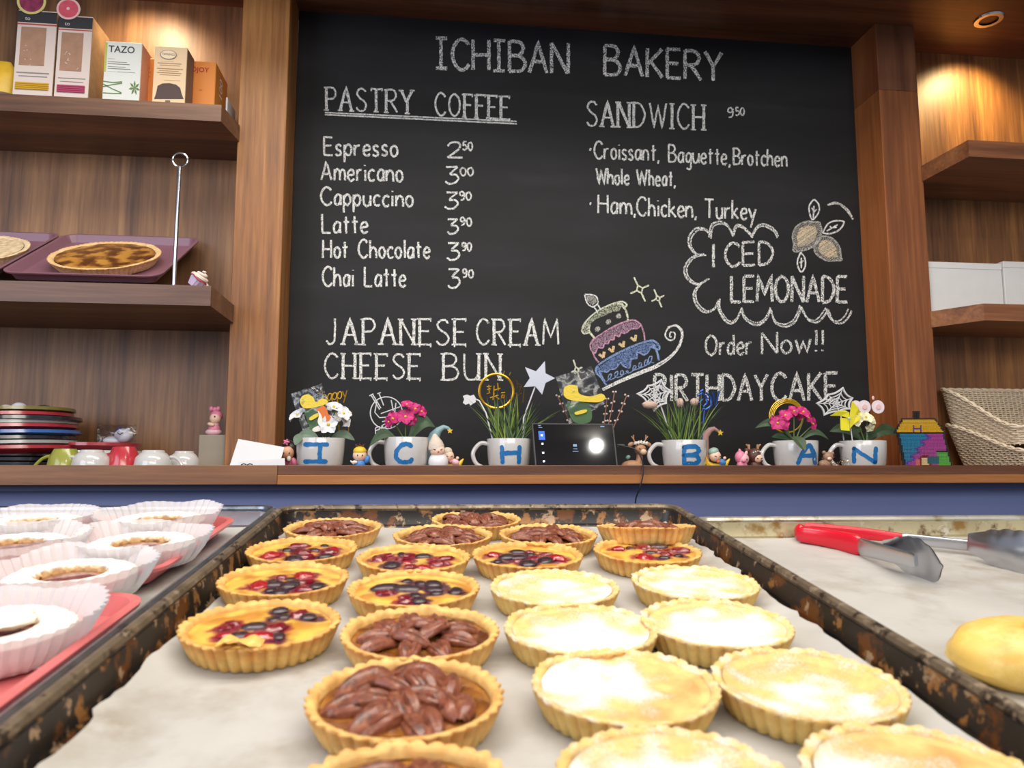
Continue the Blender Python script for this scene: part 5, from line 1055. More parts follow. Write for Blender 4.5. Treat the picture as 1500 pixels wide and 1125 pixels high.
E('body', 1087, 682, 8, 10, PNKF, rd=7); E('head', 1088, 672, 9.5, 9, LPNK, rd=8); E('hood', 1085, 670, 8.5, 10, PNKF, dy=1, rd=8); E('snout', 1086, 675, 3.4, 2.6, PNKF, dy=-9); E('ear', 1084, 662, 2.6, 5, PNKF, tilt=-12); E('ear', 1093, 664, 2.4, 4, LPNK, tilt=20); E('eye', 1091, 673, .9, 1.2, EYEM, dy=-8)
E, Tb, t, b = fig('small dark brown deer-hood figurine with a sleeping face, left of mug A', 'deer_hood_figurine', 1106, 1.60)
DBR = mat('figurine_dark_brown', (84, 50, 42), .45)
E('body', 1107, 682, 10, 9, DBR, rd=8); E('hood', 1106, 668, 12, 12, DBR, rd=10); E('face', 1108, 671, 7.5, 7, SKIN, dy=-5.5, rd=5.5); E('ear', 1095, 660, 5, 3.4, DBR, tilt=30)
for sg, ax in ((-1, 1097), (1, 1110)): Tb('antler', [(ax, 660), (ax, 651)], 2, FAWN); Tb('antler', [(ax, 655), (ax+4*sg, 651)], 1.3, FAWN)
Tb('eye', [(1104, 671), (1106.5, 672)], .5, EYEM, -11); Tb('eye', [(1110, 672), (1112.5, 671)], .5, EYEM, -11); E('nose', 1112, 675, 1.6, 1.3, EYEM, dy=-10)
for k in range(5): E('spot', 1100+k*3.2, 661+abs(k-2), 1, 1, ICW, dy=-9)
E, Tb, t, b = fig('small beige glitter bear ornament on sparkling tinsel between mugs A and N', 'bear_ornament', 1213, 1.57)
BR = mat('beige_glitter', (164, 128, 104), .5, var=.3, vscale=700)
E('head', 1213, 669, 8, 7.5, BR, rd=7); E('ear', 1207, 663, 3, 3, BR); E('ear', 1219, 664, 3, 3, BR); E('body', 1208, 680, 10, 7, BR, rd=7); E('muzzle', 1212, 672, 3.5, 2.6, SKIN, dy=-6)
mb = MB(); rn = random.Random(4)
for k in range(150):
    p = at(1220+rn.uniform(-19, 22), 682-abs(rn.gauss(0, 7)), 1.57+rn.uniform(-.02, .02))-b; a = Vector((rn.uniform(-1, 1), rn.uniform(-1, 1), rn.uniform(-1, 1))).normalized()*.0022; c2 = Vector((rn.uniform(-1, 1), rn.uniform(-1, 1), rn.uniform(-1, 1))).normalized()*.0014
    mb.add([p, p+a, p+a+c2, p+c2], [(0, 1, 2, 3)])
obj('tinsel', mb, mat('gold_tinsel', (226, 202, 166), .15, .9), t, kind='stuff', smooth=False)
# ---- bead-art house
YH = 1.545
def bead_house():
    x0, z0 = 1319, 681; b = base(1352, YH); t = thing('bead_picture', 'house-shaped picture of fused coloured beads leaning before the right pillar', 'ornament', b)
    nx, nz = 40, 54; px0, px1, py0, py1 = 1309, 1394, 602, 690
    cols = {'K': (34, 32, 36), 'Y': (224, 178, 30), 'T': (44, 130, 168), 'M': (178, 72, 152), 'U': (104, 68, 160), 'G': (98, 184, 74), 'R': (150, 26, 44), 'C': (226, 206, 150), 'S': (216, 120, 110), 'D': (50, 110, 120)}
    ms = {k: mat('bead_'+k, v, .35) for k, v in cols.items()}; mbs = {k: MB() for k in cols}; s = (px1-px0)/nx
    for j in range(60):
        for i in range(nx+4):
            X = px0-2+(i+.5)*s; Yp = py0+(j+.5)*s*.98
            if Yp > 690: continue
            k = None
            if Yp < 612: k = 'K' if 1337 < X < 1347 else None
            elif Yp < 635:
                q = (Yp-612)/23; l, r = 1321-13*q, 1370+16*q
                if l < X < r: k = 'K' if (Yp < 614.5 or X < l+3 or X > r-3 or Yp > 632.8) else 'Y'
                if k == 'Y' and 1337 < X < 1350 and 623 < Yp < 633 and (X < 1339.5 or X > 1347.5 or 626 < Yp < 630): k = 'U'
            else:
                q = (Yp-635)/55; l, r = 1313+11*q, 1383+14*q
                if l < X < r:
                    bnd = 1362-34*q*1.15+4*math.sin(Yp*.6)
                    k = 'K' if (X < l+4.5 or (X > r-3)) else ('T' if X < bnd-3 else ('U' if X < bnd+2 else 'M'))
                    if Yp > 660 and X > 1371+(Yp-660)*.15 and k != 'K': k = 'G' if Yp > 662.5 else 'K'
                    d = math.hypot(X-1355, (Yp-676)*1.1)
                    if d < 11 and X < 1366 and k != 'K': k = 'R' if d > 6.5 else 'C'
                    if 1358 < X < 1374 and 668 < Yp < 680 and k != 'K': k = 'D'
                    if X < 1348 and X > 1340 and Yp > 673 and k != 'K': k = 'S'
            if k:
                dep = YH+(690-Yp)/88*.03; c = at(X, Yp, dep)-b; r = s*.5*mpp(YH)
                mbs[k].lathe([(r*.35, -.0012), (r, -.0016), (r, .0016), (r*.35, .0012)], 6, T(c) @ Rx(90), cap=False)
    names = {'K': 'black_outline', 'Y': 'yellow_roof', 'T': 'teal_beads', 'M': 'magenta_beads', 'U': 'purple_beads', 'G': 'green_beads', 'R': 'red_beads', 'C': 'cream_beads', 'S': 'salmon_beads', 'D': 'dark_teal_beads'}
    for k in cols:
        if mbs[k].v: obj(names[k], mbs[k], ms[k], t, False, kind='stuff')
    P = [at(x, y, YH+(690-y)/88*.03+.0045)-b for x, y in [(1327, 690), (1314, 637), (1310, 633), (1322, 614), (1339, 613), (1339, 604), (1346, 604), (1346, 613), (1369, 614), (1384, 633), (1383, 637), (1396, 690)]]
    n = len(P); mb = MB().add(P+[p+Vector((0, .0015, 0)) for p in P], [tuple(range(n)), tuple(range(n, 2*n))[::-1]]+[(k, (k+1) % n, n+(k+1) % n, n+k) for k in range(n)])
    obj('backing', mb, ms['K'], t, False)
bead_house()
# ---- wicker baskets
WK = mat('wicker', (226, 208, 180), .6, var=.18, vscale=120); WKD = mat('wicker_inner', (160, 132, 98), .7, var=.2, vscale=120)
def basket(label, X0, X1, Yf, Yb, z0, hf, hb, fl):
    cx, cy = (X0+X1)/2, (Yf+Yb)/2; b = Vector((cx, cy, z0)); t = thing('wicker_basket', label, 'basket', b); W, L = X1-X0, Yb-Yf
    base_ = rrect(W, L, .035, 6); n = len(base_); per = []
    def hgt(y):
        q = (y+L/2)/L; q = max(0, min(1, q)); return hf+(hb-hf)*(q*q*(3-2*q))
    # dense outline by arc length
    D = []; tot = 0
    for (a, c_) in zip(base_, base_[1:]+base_[:1]):
        d = math.hypot(c_[0]-a[0], c_[1]-a[1]); k = max(1, int(d/.004))
        for i in range(k): D.append((a[0]+(c_[0]-a[0])*i/k, a[1]+(c_[1]-a[1])*i/k))
    m_ = len(D)-len(D) % 2
    D = D[:m_]
    def P(i, z, out=0):
        x, y = D[i % m_]; f = 1-fl*(1-z/hb); l = math.hypot(x, y); return Vector((x*f+out*x/l, y*f+out*y/l, z))
    rows = int(hb/.0052); mb = MB()
    for r in range(rows):
        z = .004+r*.0052; seg = []
        for i in range(m_+1):
            ok = z < hgt(D[i % m_][1])-.003
            if ok: seg.append(P(i, z+.0005*math.sin(i*1.1+r), .0016*math.sin(i*PI/3+r*PI)))
            if (not ok or i == m_) and len(seg) > 2: mb.tube(seg, .0021, 5); seg = []
            elif not ok: seg = []
    obj('woven_wall', mb, WK, t, kind='stuff')
    st = MB()
    for i in range(0, m_, 3): st.tube([P(i, 0), P(i, hgt(D[i][1])-.002)], .0016, 5)
    obj('stakes', st, WK, t, kind='stuff')
    rim = [P(i, hgt(D[i][1])) for i in range(m_)]
    for ph in (0, PI): obj('rim_strand', MB().tube([p+Vector((0, .0022*math.sin(i*.55+ph), .0026*math.cos(i*.55+ph))) for i, p in enumerate(rim)], .0034, 6, closed=True), WK, t)
    fm = MB(); bi = [P(i, .002) for i in range(0, m_, 2)]; fm.add(bi, [tuple(range(len(bi)))]); obj('basket_floor', fm, WKD, t, False)
bx0, bx1 = Xp(1383, 1.75, 620), 1.86
basket('lower white wicker basket of the two nested at right', bx0+.012, bx1, 1.515, 1.78, LF, .048, .118, .13)
basket('upper white wicker basket, nested into the one below', bx0+.008, bx1-.004, 1.53, 1.785, LF+.062, .040, .148, .10)
# ---- white boxes on right shelf
PAPW = mat('white_box_card', (206, 206, 204), .7, var=.03)
def wbox(label, xa, xb, ya, Y0, Y1, z):
    X0, X1 = max(1.2335, Xp(xa, Y0, 420)), Xp(xb, Y0, 420); t = thing('white_box', label, 'box', Vector(((X0+X1)/2, Y0, z))); w2 = (X1-X0)/2; H = Zp(ya, Y0, (xa+xb)/2)-z
    obj('box_body', MB().box((-w2, 0, 0), (w2, Y1-Y0, H-.004), bev=.001), PAPW, t, False); obj('box_lid', MB().box((-w2-.0008, -.001, H-.016), (w2+.0008, Y1-Y0+.001, H), bev=.001), PAPW, t, False)
wbox('white cardboard box on the right shelf beside the pillar', 1361, 1469, 385, 1.700, 1.795, 1.6312)
wbox('second white cardboard box, cut by the right picture edge', 1472, 1600, 385, 1.697, 1.795, 1.6312)
# ================================================================ LEFT NICHE
def print_text(parent, txt, M, size, m, name='printed_text', shear=0, bold=0):
    cu = bpy.data.curves.new('t', 'FONT'); cu.body = txt; cu.size = size; cu.align_x = 'CENTER'; cu.align_y = 'CENTER'; cu.shear = shear; cu.offset = bold; cu.resolution_u = 3
    o = bpy.data.objects.new('t', cu); sc.collection.objects.link(o); bpy.context.view_layer.update()
    me = bpy.data.meshes.new_from_object(o.evaluated_get(bpy.context.evaluated_depsgraph_get())); bpy.data.objects.remove(o); me.materials.clear(); me.materials.append(m)
    p = bpy.data.objects.new(name, me); sc.collection.objects.link(p); p.parent = parent; p.matrix_local = M; p['kind'] = 'stuff'; return p
FR = Rx(90)     # text plane facing the viewer (-Y)
ZSH = 2.0202
INK = mat('dark_ink', (48, 46, 48), .6); INKG = mat('grey_ink', (128, 122, 118), .7)
def tbox(label, xa, xb, ya, Y, D, m, side=None, name='tea_box', z=ZSH):
    X0, X1 = Xp(xa, Y, 120), Xp(xb, Y, 120); xc = (X0+X1)/2; H = Zp(ya, Y, (xa+xb)/2)-z; t = thing(name, label, 'tea box', Vector((xc, Y, z))); w2 = (X1-X0)/2
    obj('carton', MB().box((-w2, 0, 0), (w2, D, H), bev=.0008), m, t, False)
    if side: obj('side_panel', MB().box((w2, .001, .001), (w2+.0006, D-.001, H-.001)), side, t, False)
    def q(px, py, o=-.0006): p = at(px, py, Y); return Vector((p.x-xc, o, p.z-z))
    def patch(nm, x0, y0, x1, y1, m_, o=-.0006, kind=None):
        a, c = q(x0, y0), q(x1, y1); cl = lambda v: max(-w2, min(w2, v)); xs = sorted((cl(a.x), cl(c.x))); zs = sorted((max(0, min(H, a.z)), max(0, min(H, c.z)))); xs = [-w2 if x0 <= xa+.1 else xs[0], w2 if x1 >= xb-.1 else xs[1]]; return obj(nm, MB().box((xs[0], o, zs[0]), (xs[1], 0, zs[1])), m_, t, False, kind=kind)
    return t, q, patch, w2, H
def lines(t, q, rows, m, nm='small_print'):
    mb = MB()
    for (x0, x1, y) in rows:
        a, c = q(x0, y-.45), q(x1, y+.45); mb.box((a.x, -.0005, c.z), (c.x, 0, a.z))
    obj(nm, mb, m, t, False, kind='stuff')
CART = mat('carton_beige_white', (206, 190, 180), .55); KRAFT = mat('carton_kraft', (150, 116, 80), .6, var=.25, vscale=40)
WINB = mat('window_amber', (166, 128, 104), .12, coat=.6, var=.12, vscale=60); YSA = mat('yellow_sachet', (206, 160, 40), .3, .2); MSA = mat('magenta_sachet', (176, 70, 104), .3, .2)
def tallbox(label, xa, xb, ya, yb, sach, disc, dcol, band):
    t, q, patch, w2, H = tbox(label, xa, xb, ya, 1.615, .085, CART, KRAFT)
    k = (xb-xa)/50.0
    patch('black_band', xa, ya, xb, ya+20, mat('carton_black', (44, 42, 44), .5), -.0005); patch('red_line', xa, ya+20, xb, ya+21.5, mat('carton_red', (186, 70, 60), .5), -.0006)
    patch('window', xa+11*k, ya+24, xb-11*k, ya+82, WINB, -.0007)
    rn = random.Random(int(xa)); mb = MB()
    for i in range(7):
        a = q(xa+12*k+rn.uniform(0, 24)*k, ya+50+rn.uniform(0, 30)); d = Vector((rn.uniform(-.004, .004), 0, rn.uniform(-.006, .006))); e = Vector((.0012, 0, .0006)); mb.add([a, a+d, a+d+e, a+e], [(0, 1, 2, 3)])
    obj('window_glint', mb, mat('film_glint', (214, 206, 204), .15), t, False, M=T((0, -.0003, 0)), kind='stuff')  # glints on the window film, painted as pale slivers
    c = q((xa+xb)/2-6*k, ya+12); print_text(t, 'to', T(c) @ FR, .012, mat('carton_white_ink', (206, 204, 200), .6))
    lines(t, q, [((xa+xb)/2+3, (xa+xb)/2+17, ya+y) for y in (9, 13)], mat('dim_ink', (120, 118, 116), .6))
    lines(t, q, [(xa+5, xb-5, ya+92), (xa+8, xb-8, ya+97)], INKG)
    a, c2 = q(xa+4, yb-13), q(xb-6, yb)
    for i in range(4):
        z = c2.z+(a.z-c2.z)*(i+.1)/4; obj('tea_sachet', MB().box((a.x, -.003, z), (c2.x, 0, z+(a.z-c2.z)*.2), bev=.0006), sach, t, False, label=label_s[sach.name])
    cc = q(*disc[:2]); r = disc[2]*mpp(1.615)
    o = obj('fruit_disc', MB().lathe([(0, -.0004), (r, -.0004), (r, .0004), (0, .0004)], 32, T(cc+Vector((0, -.0015, 0))) @ Rx(90), cap=False), dcol[0], t, False)
    obj('fruit_flesh', MB().lathe([(0, -.0003), (r*.82, -.0003), (r*.82, .0010), (0, .0010)], 32, T(cc+Vector((0, -.0015, 0))) @ Rx(90), cap=False), dcol[1], o, False)
    if len(dcol) > 2: obj('fruit_seed', MB().lathe([(0, -.0003), (r*.14, -.0003), (r*.14, .0015), (0, .0015)], 12, T(cc+Vector((0, -.0018, 0))) @ Rx(90), cap=False), dcol[2], o, False)
label_s = {YSA.name: 'yellow foil sachet', MSA.name: 'magenta foil sachet'}
tallbox('tall pale tea box with black top band and stacked yellow sachets', 19, 77, 15, 133, YSA, (47, 3, 20), (mat('lemon_rind', (214, 200, 120), .5), mat('plum_flesh', (150, 50, 84), .5, var=.5, vscale=60)), 1)
tallbox('tall pale tea box with a pink grapefruit disc and magenta sachets', 80, 130, 23, 137, MSA, (101, 14, 16.5), (mat('grapefruit_rind', (232, 190, 184), .5), mat('grapefruit_flesh', (214, 84, 100), .5, var=.15, vscale=90), mat('grapefruit_core', (236, 196, 190), .5)), 2)
t, q, patch, w2, H = tbox('white tea box with dark sans lettering and green leaves printed below', 151, 205, 61.5, 1.62, .06, mat('carton_white', (212, 214, 206), .5), mat('carton_white_side', (196, 150, 130), .55))
print_text(t, 'TAZO', T(q(178.5, 73)) @ FR @ Matrix.Diagonal((.92, 1, 1, 1)), .0215, INK, bold=.0002)
lines(t, q, [(158, 168, 86), (158, 186, 91), (158, 190, 94), (158, 184, 98), (158, 191, 101), (158, 176, 105), (172, 198, 106)], INKG)
GRN = mat('print_green', (92, 122, 60), .6); mb = MB(); mb2 = MB()
def qxy(px, py): p = q(px, py, -.0007); return (p.x, p.y, p.z)
for a in ([(151, 119), (165, 121), (179, 120)], [(151, 127), (165, 124), (179, 122)], [(151, 123), (164, 130), (178, 136)], [(151, 136), (165, 137), (178, 137)]): ribbon(mb, a, 1.4, qxy)
obj('printed_grass', mb, GRN, t, False, kind='stuff')
for k in range(7):
    a = k*.898+.3; c0 = (197, 129); L_ = 10; P = [qxy(c0[0], c0[1]), qxy(c0[0]+L_*.5*math.cos(a-.3), c0[1]+L_*.62*math.sin(a-.3)), qxy(c0[0]+L_*.85*math.cos(a), c0[1]+L_*1.1*math.sin(a)), qxy(c0[0]+L_*.5*math.cos(a+.3), c0[1]+L_*.62*math.sin(a+.3))]
    mb2.add(P, [(0, 1, 2, 3)])
obj('printed_leaf', mb2, GRN, t, False, kind='stuff')
patch('green_edge', 151, 62, 155, 105, mat('print_lime', (176, 180, 84), .6))
t, q, patch, w2, H = tbox('long orange tea box behind the other boxes, red letters and 100 on its side', 210, 315, 88, 1.665, .10, mat('carton_orange', (222, 134, 50), .5), mat('carton_orange_side', (206, 138, 60), .5))
print_text(t, 'OJOY', T(q(293, 102.5)) @ FR, .0155, mat('red_ink', (176, 30, 40), .6), bold=.0003)
print_text(t, '100', T((w2+.0010, .045, H*.68)) @ Rz(90) @ Rx(90) @ Rz(90), .034, mat('white_ink', (226, 222, 214), .6), bold=.0006)
lines(t, q, [(292, 296, 132), (217, 220, 100), (216, 221, 106), (218, 220, 112)], mat('brown_ink', (150, 80, 30), .6))
mb = MB()
for (y, z) in ((.04, .3), (.07, .34), (.04, .16), (.07, .2), (.04, .05), (.07, .08)): mb.box((w2, y, H*z), (w2+.001, y+.010, H*(z+.06)))
obj('small_print', mb, mat('brown_ink2', (110, 62, 24), .6), t, False, kind='stuff')
t, q, patch, w2, H = tbox('cream tea box with an oval emblem and an arched opening at the bottom', 224, 272, 68.5, 1.612, .048, mat('carton_cream', (220, 190, 150), .55), mat('carton_grey_side', (120, 100, 84), .6))
c = q(247, 80.5)
for r_, m_, o in ((1, INKG, -.0008), (.9, mat('carton_cream2', (228, 206, 172), .55), -.0010)): obj('oval_emblem', MB().lathe([(0, 0), (.0172*r_, 0), (.0172*r_, .0002), (0, .0002)], 36, T(c+Vector((0, o, 0))) @ Rx(90) @ Matrix.Diagonal((1, .62, 1, 1)), cap=False), m_, t, False)
print_text(t, 'TWININGS', T(c+Vector((0, -.0014, 0))) @ FR @ Matrix.Diagonal((.9, 1.2, 1, 1)), .0062, INK)
lines(t, q, [(236, 254, 90), (231, 266, 93), (234, 264, 96), (230, 268, 101), (233, 262, 104), (230, 266, 107), (234, 264, 110), (240, 264, 118)], mat('tan_ink', (160, 128, 92), .7))
P = [q(x, y) for x, y in [(226, 145), (229, 136), (231, 126), (238, 122.5), (248, 122), (258, 124), (264, 129), (266, 137), (269, 145)]]
obj('arched_opening', MB().prism([(p.x, max(0, p.z)) for p in P], -.0008, 0), mat('opening_dark', (72, 52, 46), .6), t, False)
obj('tea_bag_tag', MB().box((-.006, -.0012, 0), (.004, -.0008, .014)), mat('tag_brown', (106, 84, 76), .5), t, False)
cw = thing('card_sleeve', 'thin white card standing behind the orange tea box', 'card', Vector((Xp(331, 1.70, 130)+.003, 1.70, ZSH))); obj('card', MB().box((-.002, 0, 0), (.002, .07, .072), bev=.0005), CARD, cw, False)
yb = thing('tea_pouch', 'yellow pouch with brown bottom at the top left corner', 'tea pouch', Vector((Xp(-12, 1.63, 120), 1.63, ZSH)))
obj('pouch', MB().loft([[(.040*k*math.cos(a), .022*k2*math.sin(a)+.02, z) for a in [2*PI*i/20 for i in range(20)]] for z, k, k2 in ((0, .95, 1), (.02, 1, 1), (.06, 1, .9), (.085, .85, .5), (.10, .6, .15))]), mat('pouch_yellow', (214, 172, 48), .4, var=.1, vscale=40, bump=.4, bscale=60), yb)
obj('brown_base', MB().loft([[(.0405*k*math.cos(a), .0225*math.sin(a)+.02, z) for a in [2*PI*i/20 for i in range(20)]] for z, k in ((0, .96), (.012, 1.0), (.024, 1.0))], cap=False), mat('pouch_brown', (90, 66, 46), .5), yb)
# ---- mauve trays with large tarts on the middle shelf
ZM = 1.6062; ANG = math.radians(31.5)
def tilted(X0, X1, L): return T(((X0+X1)/2, 1.532, ZM+.002)) @ Matrix.Rotation(ANG, 4, 'X') @ T((0, L/2, .0195))
Xr1 = Xp(238, 1.54, 413); Xr0 = Xr1-.300
M1 = tilted(Xr0, Xr1, .305); M2 = tilted(Xr0-.306, Xr0-.006, .305)
cafe_tray('mauve plastic tray with the big golden brown tart, on the left shelf', M1, .300, .305, MAUVE)
cafe_tray('mauve plastic tray with the pale crumb tart, at the left picture edge', M2, .300, .305, MAUVE)
def bigtart(label, M, x, y, top, m, base, edge):
    R, H = .106, .022; t = thing('large_tart', label, 'tart', M @ T((x, y, -.0158)))
    obj('crust', shell_mesh(30+top, base, edge, nfl=64, R=R, H=H), parent=t)
    rings = []; cols = []
    for i in range(26):
        r = R*.89*(i+.02)/25
        ring = []
        for j in range(90):
            a = 2*PI*j/90; X, Y_ = r*math.cos(a), r*math.sin(a); n1 = noise.noise(Vector((X*38, Y_*38, top*5.0))); n2 = noise.noise(Vector((X*120, Y_*120, 1)))
            ring.append((X, Y_, H*.93+.004*(1-(r/R)**2)+n1*.0008+n2*.0008*top))
            if top == 0: cols.append(C4(mixc((196, 140, 62), (92, 52, 26), .5+1.8*n1+.6*n2), 0))
            else: cols.append(C4(mixc((222, 204, 172), (190, 160, 116), .5+1.2*n2), .25))
        rings.append(ring)
    obj('filling', MB().loft(rings, cap=False).mesh('filling', m, True, cols), parent=t)
xc = Xp(160, 1.64, 390)
bigtart('large fluted tart with a glossy brown mottled top on the mauve tray', M1, xc-(Xr0+Xr1)/2, -.033, 0, CUST, (226, 190, 140), (204, 156, 96))
bigtart('large pale tart with crumb topping at the left picture edge', M2, Xp(-42, 1.64, 390)-(Xr0-.156), -.020, 1, SUG, (226, 204, 170), (206, 172, 124))
STE = mat('polished_steel', (196, 198, 204), .16, 1)
Yk = 1.535; b = Vector((Xp(255.5, Yk, 400), Yk, ZM)); t = thing('sign_holder', 'steel sign holder rod with a ring on top, on the left shelf', 'sign holder', b); s = mpp(Yk); zt_ = Zp(244, Yk, 255)-ZM; r = 10.5*s
obj('rod', MB().tube([(0, 0, .004), (0, 0, zt_)], 3.0*s, 12), STE, t); obj('ring', MB().tube([(r*math.cos(a), 0, zt_+r+r*math.sin(a)) for a in [2*PI*k/40 for k in range(40)]], 1.5*s, 8, closed=True), STE, t); obj('foot', MB().lathe([(0, 0), (.014, 0), (.014, .002), (.004, .005), (0, .005)], 24, cap=False), STE, t)
b = Vector((Xp(291, 1.535, 404), 1.535, ZM)); t = thing('cupcake_ornament', 'small cupcake ornament with swirled cream and red trim, lying on the shelf end', 'ornament', b); s = mpp(1.535); Mc = T((0, 0, 12*s)) @ Ry(38)
obj('cupcake_base', MB().lathe([(0, -12*s), (8*s, -12*s), (12*s, 0), (0, 0)], 32, Mc, fn=lambda a, r, z: .0007*math.sin(12*a)), mat('lilac_glaze', (196, 176, 206), .4), t)
sw = MB(); sw.tube([Mc @ Vector(((13-k*.27)*s*math.cos(k*.42), (13-k*.27)*s*math.sin(k*.42), k*.36*s)) for k in range(44)], [max(.4, 4-k*.07)*s for k in range(44)], 7); obj('cream_swirl', sw, mat('ornament_cream', (224, 208, 196), .5), t)
tr = MB(); tr.tube([Mc @ Vector(((12.6)*s*math.cos(k*.35), 12.6*s*math.sin(k*.35), (1.2+math.sin(k*1.2)*1.2)*s)) for k in range(18)], 1*s, 6, closed=True); obj('red_trim', tr, mat('ornament_red', (176, 50, 60), .4), t)
# ---- plates
PC_ = {'k': mat('plate_black', (40, 40, 48), .15, coat=.5), 'r': mat('plate_red', (160, 44, 54), .18, coat=.5), 'g': mat('plate_grey', (150, 148, 146), .2, coat=.4), 'b': mat('plate_blue', (54, 96, 160), .18, coat=.5), 'o': mat('plate_olive', (112, 104, 56), .2, coat=.4), 'w': WHITE}
CN = {'k': 'black', 'r': 'red', 'g': 'grey', 'b': 'blue', 'o': 'olive green', 'w': 'white'}
def plate_mesh(R, m, th=.0062):
    return MB().lathe([(0, 0), (R*.58, 0), (R*.62, .0012), (R*.82, .007), (R, .0145), (R*.995, .0145+th), (R*.80, .0095+th), (R*.60, .003+th), (0, .003+th)], 56, cap=False).mesh('plate', m)
Yp_ = 1.642; xpl = Xp(22, Yp_)
ys = [680, 673, 666, 657.5, 650, 643.5, 635, 626, 620.5, 615, 608.5, 601]; kk = 'kkkrgkbrgkro'
lab = ['bottom black plate of the tall stack', 'second black plate from the bottom of the tall stack', 'black plate right under the lowest red plate', 'lowest red plate of the tall stack', 'grey plate on the lowest red plate in the tall stack', 'thin black plate right under the blue plate', 'blue plate in the middle of the tall stack', 'red plate lying directly on the blue plate', 'grey plate between the middle red and upper black plates', 'topmost black plate of the tall stack', 'topmost red plate, right under the olive plate', 'olive green plate crowning the tall stack']
for i, (y, k) in enumerate(zip(ys, kk)):
    R = (.092 if i < 3 else (.116 if i < 10 else .108)) - (i % 3)*.0012
    zz = Zp(y, Yp_-.06, 100)-.0165
    o = obj('plate', plate_mesh(R, PC_[k])); o.matrix_world = T((xpl+(.004*math.sin(i*2.3)), Yp_, max(LF+.0002, zz))) @ Ry(-2.2 if i > 2 else 0) @ Rz(i*37); tag(o, lab[i], 'plate', 'plates in the tall stack')
for i, (k, R, y) in enumerate((('w', .088, 663), ('r', .082, 651.5))):
    o = obj('plate', plate_mesh(R, PC_[k])); o.matrix_world = T((Xp(146, 1.70), 1.70, Zp(y, 1.66, 146)-.0165)); tag(o, ['white plate under the separate small red plate', 'small red plate holding the wrapped white plush'][i], 'plate', 'two plates beside the tall stack')
o = obj('saucer_stack', MB().lathe([(0, 0), (.055, 0), (.066, Zp(663, 1.66, 146)-.0165-LF-.0006), (0, Zp(663, 1.66, 146)-.0165-LF-.0006)], 40, cap=False), mat('saucer_grey', (176, 172, 168), .3)); o.location = (Xp(146, 1.70), 1.70, LF); tag(o, 'pale upturned bowl lifting the two small plates', 'bowl')
PLU = mat('white_plush', (206, 206, 216), .95, bump=.8, bscale=700)
zpl = Zp(651.5, 1.66, 146)-.0165+.0065
E, Tb, t, b = fig('white plush toy in clear wrap lying on the small red plate', 'plush_toy', 172, 1.69, 'plush toy', z=zpl)
E('head', 181, 638, 12, 10, PLU, rd=10); E('body', 164, 646, 12, 6.5, PLU, rd=9); E('ear', 175, 629, 3, 3.4, mat('plush_blue_ear', (70, 70, 150), .8)); E('ear', 187, 630, 3, 3, PLU); Tb('face_line', [(176, 634), (180, 637), (184, 634)], .6, EYEM, -10)
mb = MB()
for sg in (-1, 1): mb.grid(lambda i, j: at(142+i*58, 622+j*28, 1.69)-b+Vector((0, sg*(.018*math.sin(i*PI)*math.sin(j*PI))+.004*noise.noise(Vector((i*7, j*7, sg*2.0))), .006*noise.noise(Vector((i*5, j*5, sg+4.0))))), 20, 14)
obj('wrapper', mb, CEL, t, label='clear crinkled wrapper')
E, Tb, t, b = fig('two white plush paws lying on the olive plate', 'plush_toy', 18, 1.64, 'plush toy', z=Zp(601, 1.58, 30)-.006)
E('paw', 28, 597, 9.5, 7, PLU, rd=9); E('paw', 9, 599, 8, 6, PLU, rd=9); Tb('face_line', [(4, 597), (9, 599), (14, 597)], .8, EYEM, -9)
E, Tb, t, b = fig('small dark olive leaf-shaped dish on the olive plate', 'leaf_dish', 64, 1.66, 'dish', z=Zp(600, 1.58, 60)-.006)
E('dish', 64, 599, 11, 5.5, mat('dish_olive', (62, 62, 36), .4), rd=10); E('tag', 54, 600, 5, 2, PLU, dy=-6)
# ---- upturned cups
def ucup(label, cx, wr, ytop, Y, m, hside, flare=.72, foot=True, lean=0):
    s = mpp(Y); R = wr/2*s; H = Zp(ytop, Y, cx)-LF; b = base(cx, Y, LF); t = thing('cup', label, 'cup', b if not lean else T(b) @ Ry(lean))
    pr = [(R, 0), (R*1.0, H*.12), (R*.985, H*.4), (R*.93, H*.66), (R*flare, H*.86), (R*flare*.86, H*.90), (R*flare*.82, H*.98), (R*flare*.76, H), (R*flare*.72, H*.93), (0, H*.92)] if foot else [(R, 0), (R*.93, H*.3), (R*.84, H*.65), (R*flare, H*.93), (R*flare*.93, H), (R*flare*.8, H), (R*flare*.7, H*.97), (0, H*.96)]
    obj('cup_body', MB().lathe(pr, 44, cap=False), m, t)
    e = hside; P = spline([(e*R*.92, 0, H*.70), (e*R*1.25, 0, H*.66), (e*R*1.55, 0, H*.40), (e*R*1.6, 0, H*.12)] if foot else [(e*R*.80, 0, H*.72), (e*R*1.25, 0, H*.60), (e*R*1.65, 0, H*.30), (e*R*1.75, 0, H*.12)], 6)
    obj('handle', MB().tube(P, R*.10, 8), m, t)
GCU = mat('cup_green', (150, 152, 66), .2, coat=.4); RCU = mat('cup_red', (184, 50, 60), .2, coat=.4)
ucup('olive green cup turned upside down, its thin handle to the left', 97, 46, 657.5, 1.565, GCU, -1, .64, False)
ucup('white cup upside down between the green and red cups', 136, 49, 659, 1.548, WHITE, -1)
ucup('red cup upside down with its handle slanting left', 183, 46, 654.5, 1.572, RCU, -1, .66, False)
ucup('white cup upside down right of the red cup, handle to the right', 226, 49, 659.5, 1.552, WHITE, 1)
ucup('white cup upside down nearest the grey-beige box', 271, 42, 661, 1.61, WHITE, -1)
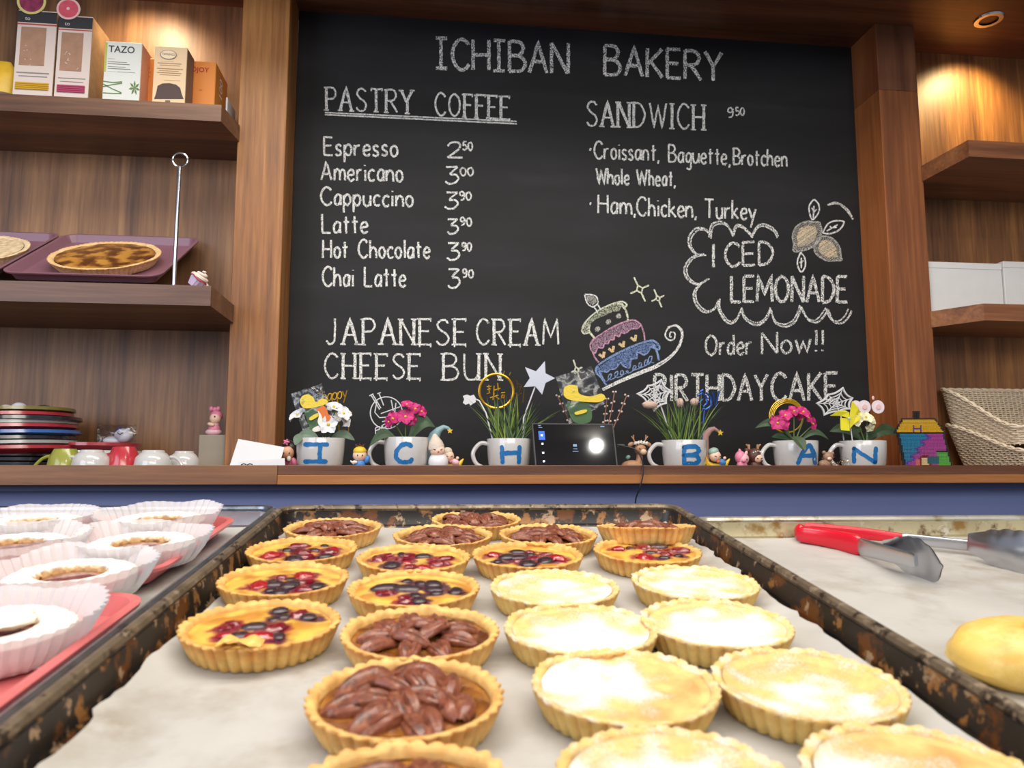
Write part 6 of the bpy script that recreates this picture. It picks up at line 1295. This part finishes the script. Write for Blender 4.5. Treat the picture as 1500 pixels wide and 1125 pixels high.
o = obj('spoon_rest', MB().ell((0, 0, .005), (.011, .02, .0105), 16, 8), WHITE); o.location = base(299, 1.54, LF); tag(o, 'small white ceramic piece beside the last white cup', 'dish')
# ---- box with figurine
X0 = Xp(291.5, 1.705); zb = Zp(637, 1.705, 310)-LF; t = thing('cardboard_box', 'grey-beige cardboard box standing against the left pillar, figurine on top', 'box', Vector((X0, 1.705, LF)))
obj('box_body', MB().box((0, 0, 0), (-.4362-X0, .085, zb), bev=.001), mat('greyboard', (150, 140, 124), .8, var=.06), t, False)
E, Tb, t, b = fig('pink girl figurine with a pink crown on the grey-beige box', 'girl_figurine', 314, 1.735, z=LF+zb)
E('dress', 313, 633, 11.5, 5.5, LPNK, rd=8); E('skirt', 314, 629, 8.5, 8, PNKF, rd=7); E('head', 316, 613, 7.8, 7.8, SKIN, dy=-2, rd=7); E('hair', 317, 609, 8.6, 7.6, PNKF, dy=1, rd=8); E('arm', 311, 622, 5, 2.6, SKIN, dy=-7, tilt=15); E('torso', 315, 622, 5.5, 6, LPNK, rd=5)
E('eye', 317, 611, 1.1, 1.4, EYEM, dy=-8.5)
for k in (-1, 0, 1): E('crown_bead', 315+k*5, 600-abs(k), 3.1, 3.6, PNKF, dy=-1)
# ---- white folded card
b = base(377, 1.52); t = thing('folded_card', 'blank white folded card in front of the left pillar', 'card', b)
def qb(ps, Ys): return [at(x, y, Y)-b for (x, y), Y in zip(ps, Ys)]
obj('card_panel', quadbox(qb([(334, 690), (406, 692), (416.5, 655), (349, 643)], [1.515, 1.515, 1.555, 1.555]), -.0008), CARD, t, False)
obj('card_panel', quadbox(qb([(343, 690), (418, 690), (417, 671), (350, 676)], [1.506, 1.506, 1.512, 1.512]), -.0008), CARD, t, False)
mb = MB(); 
for x in (357, 366): mb.tube([at(x-4, 681, 1.5035)-b, at(x, 679.3, 1.5035)-b, at(x+4, 680.5, 1.5035)-b], .0011, 5)
obj('pen_mark', mb, INK, t, kind='stuff')
# ---- lamps of the place
for nm, x, y in (('left', -.665, 1.655), ('right', 1.40, 1.64)):
    t = thing('recessed_downlight', 'small recessed downlight in the wooden soffit above the %s niche' % nm, 'ceiling light', Vector((x, y, ZT))); obj('trim_ring', MB().lathe([(.022, -.004), (.032, -.004), (.034, 0), (.022, 0)], 28, cap=False), STE, t)
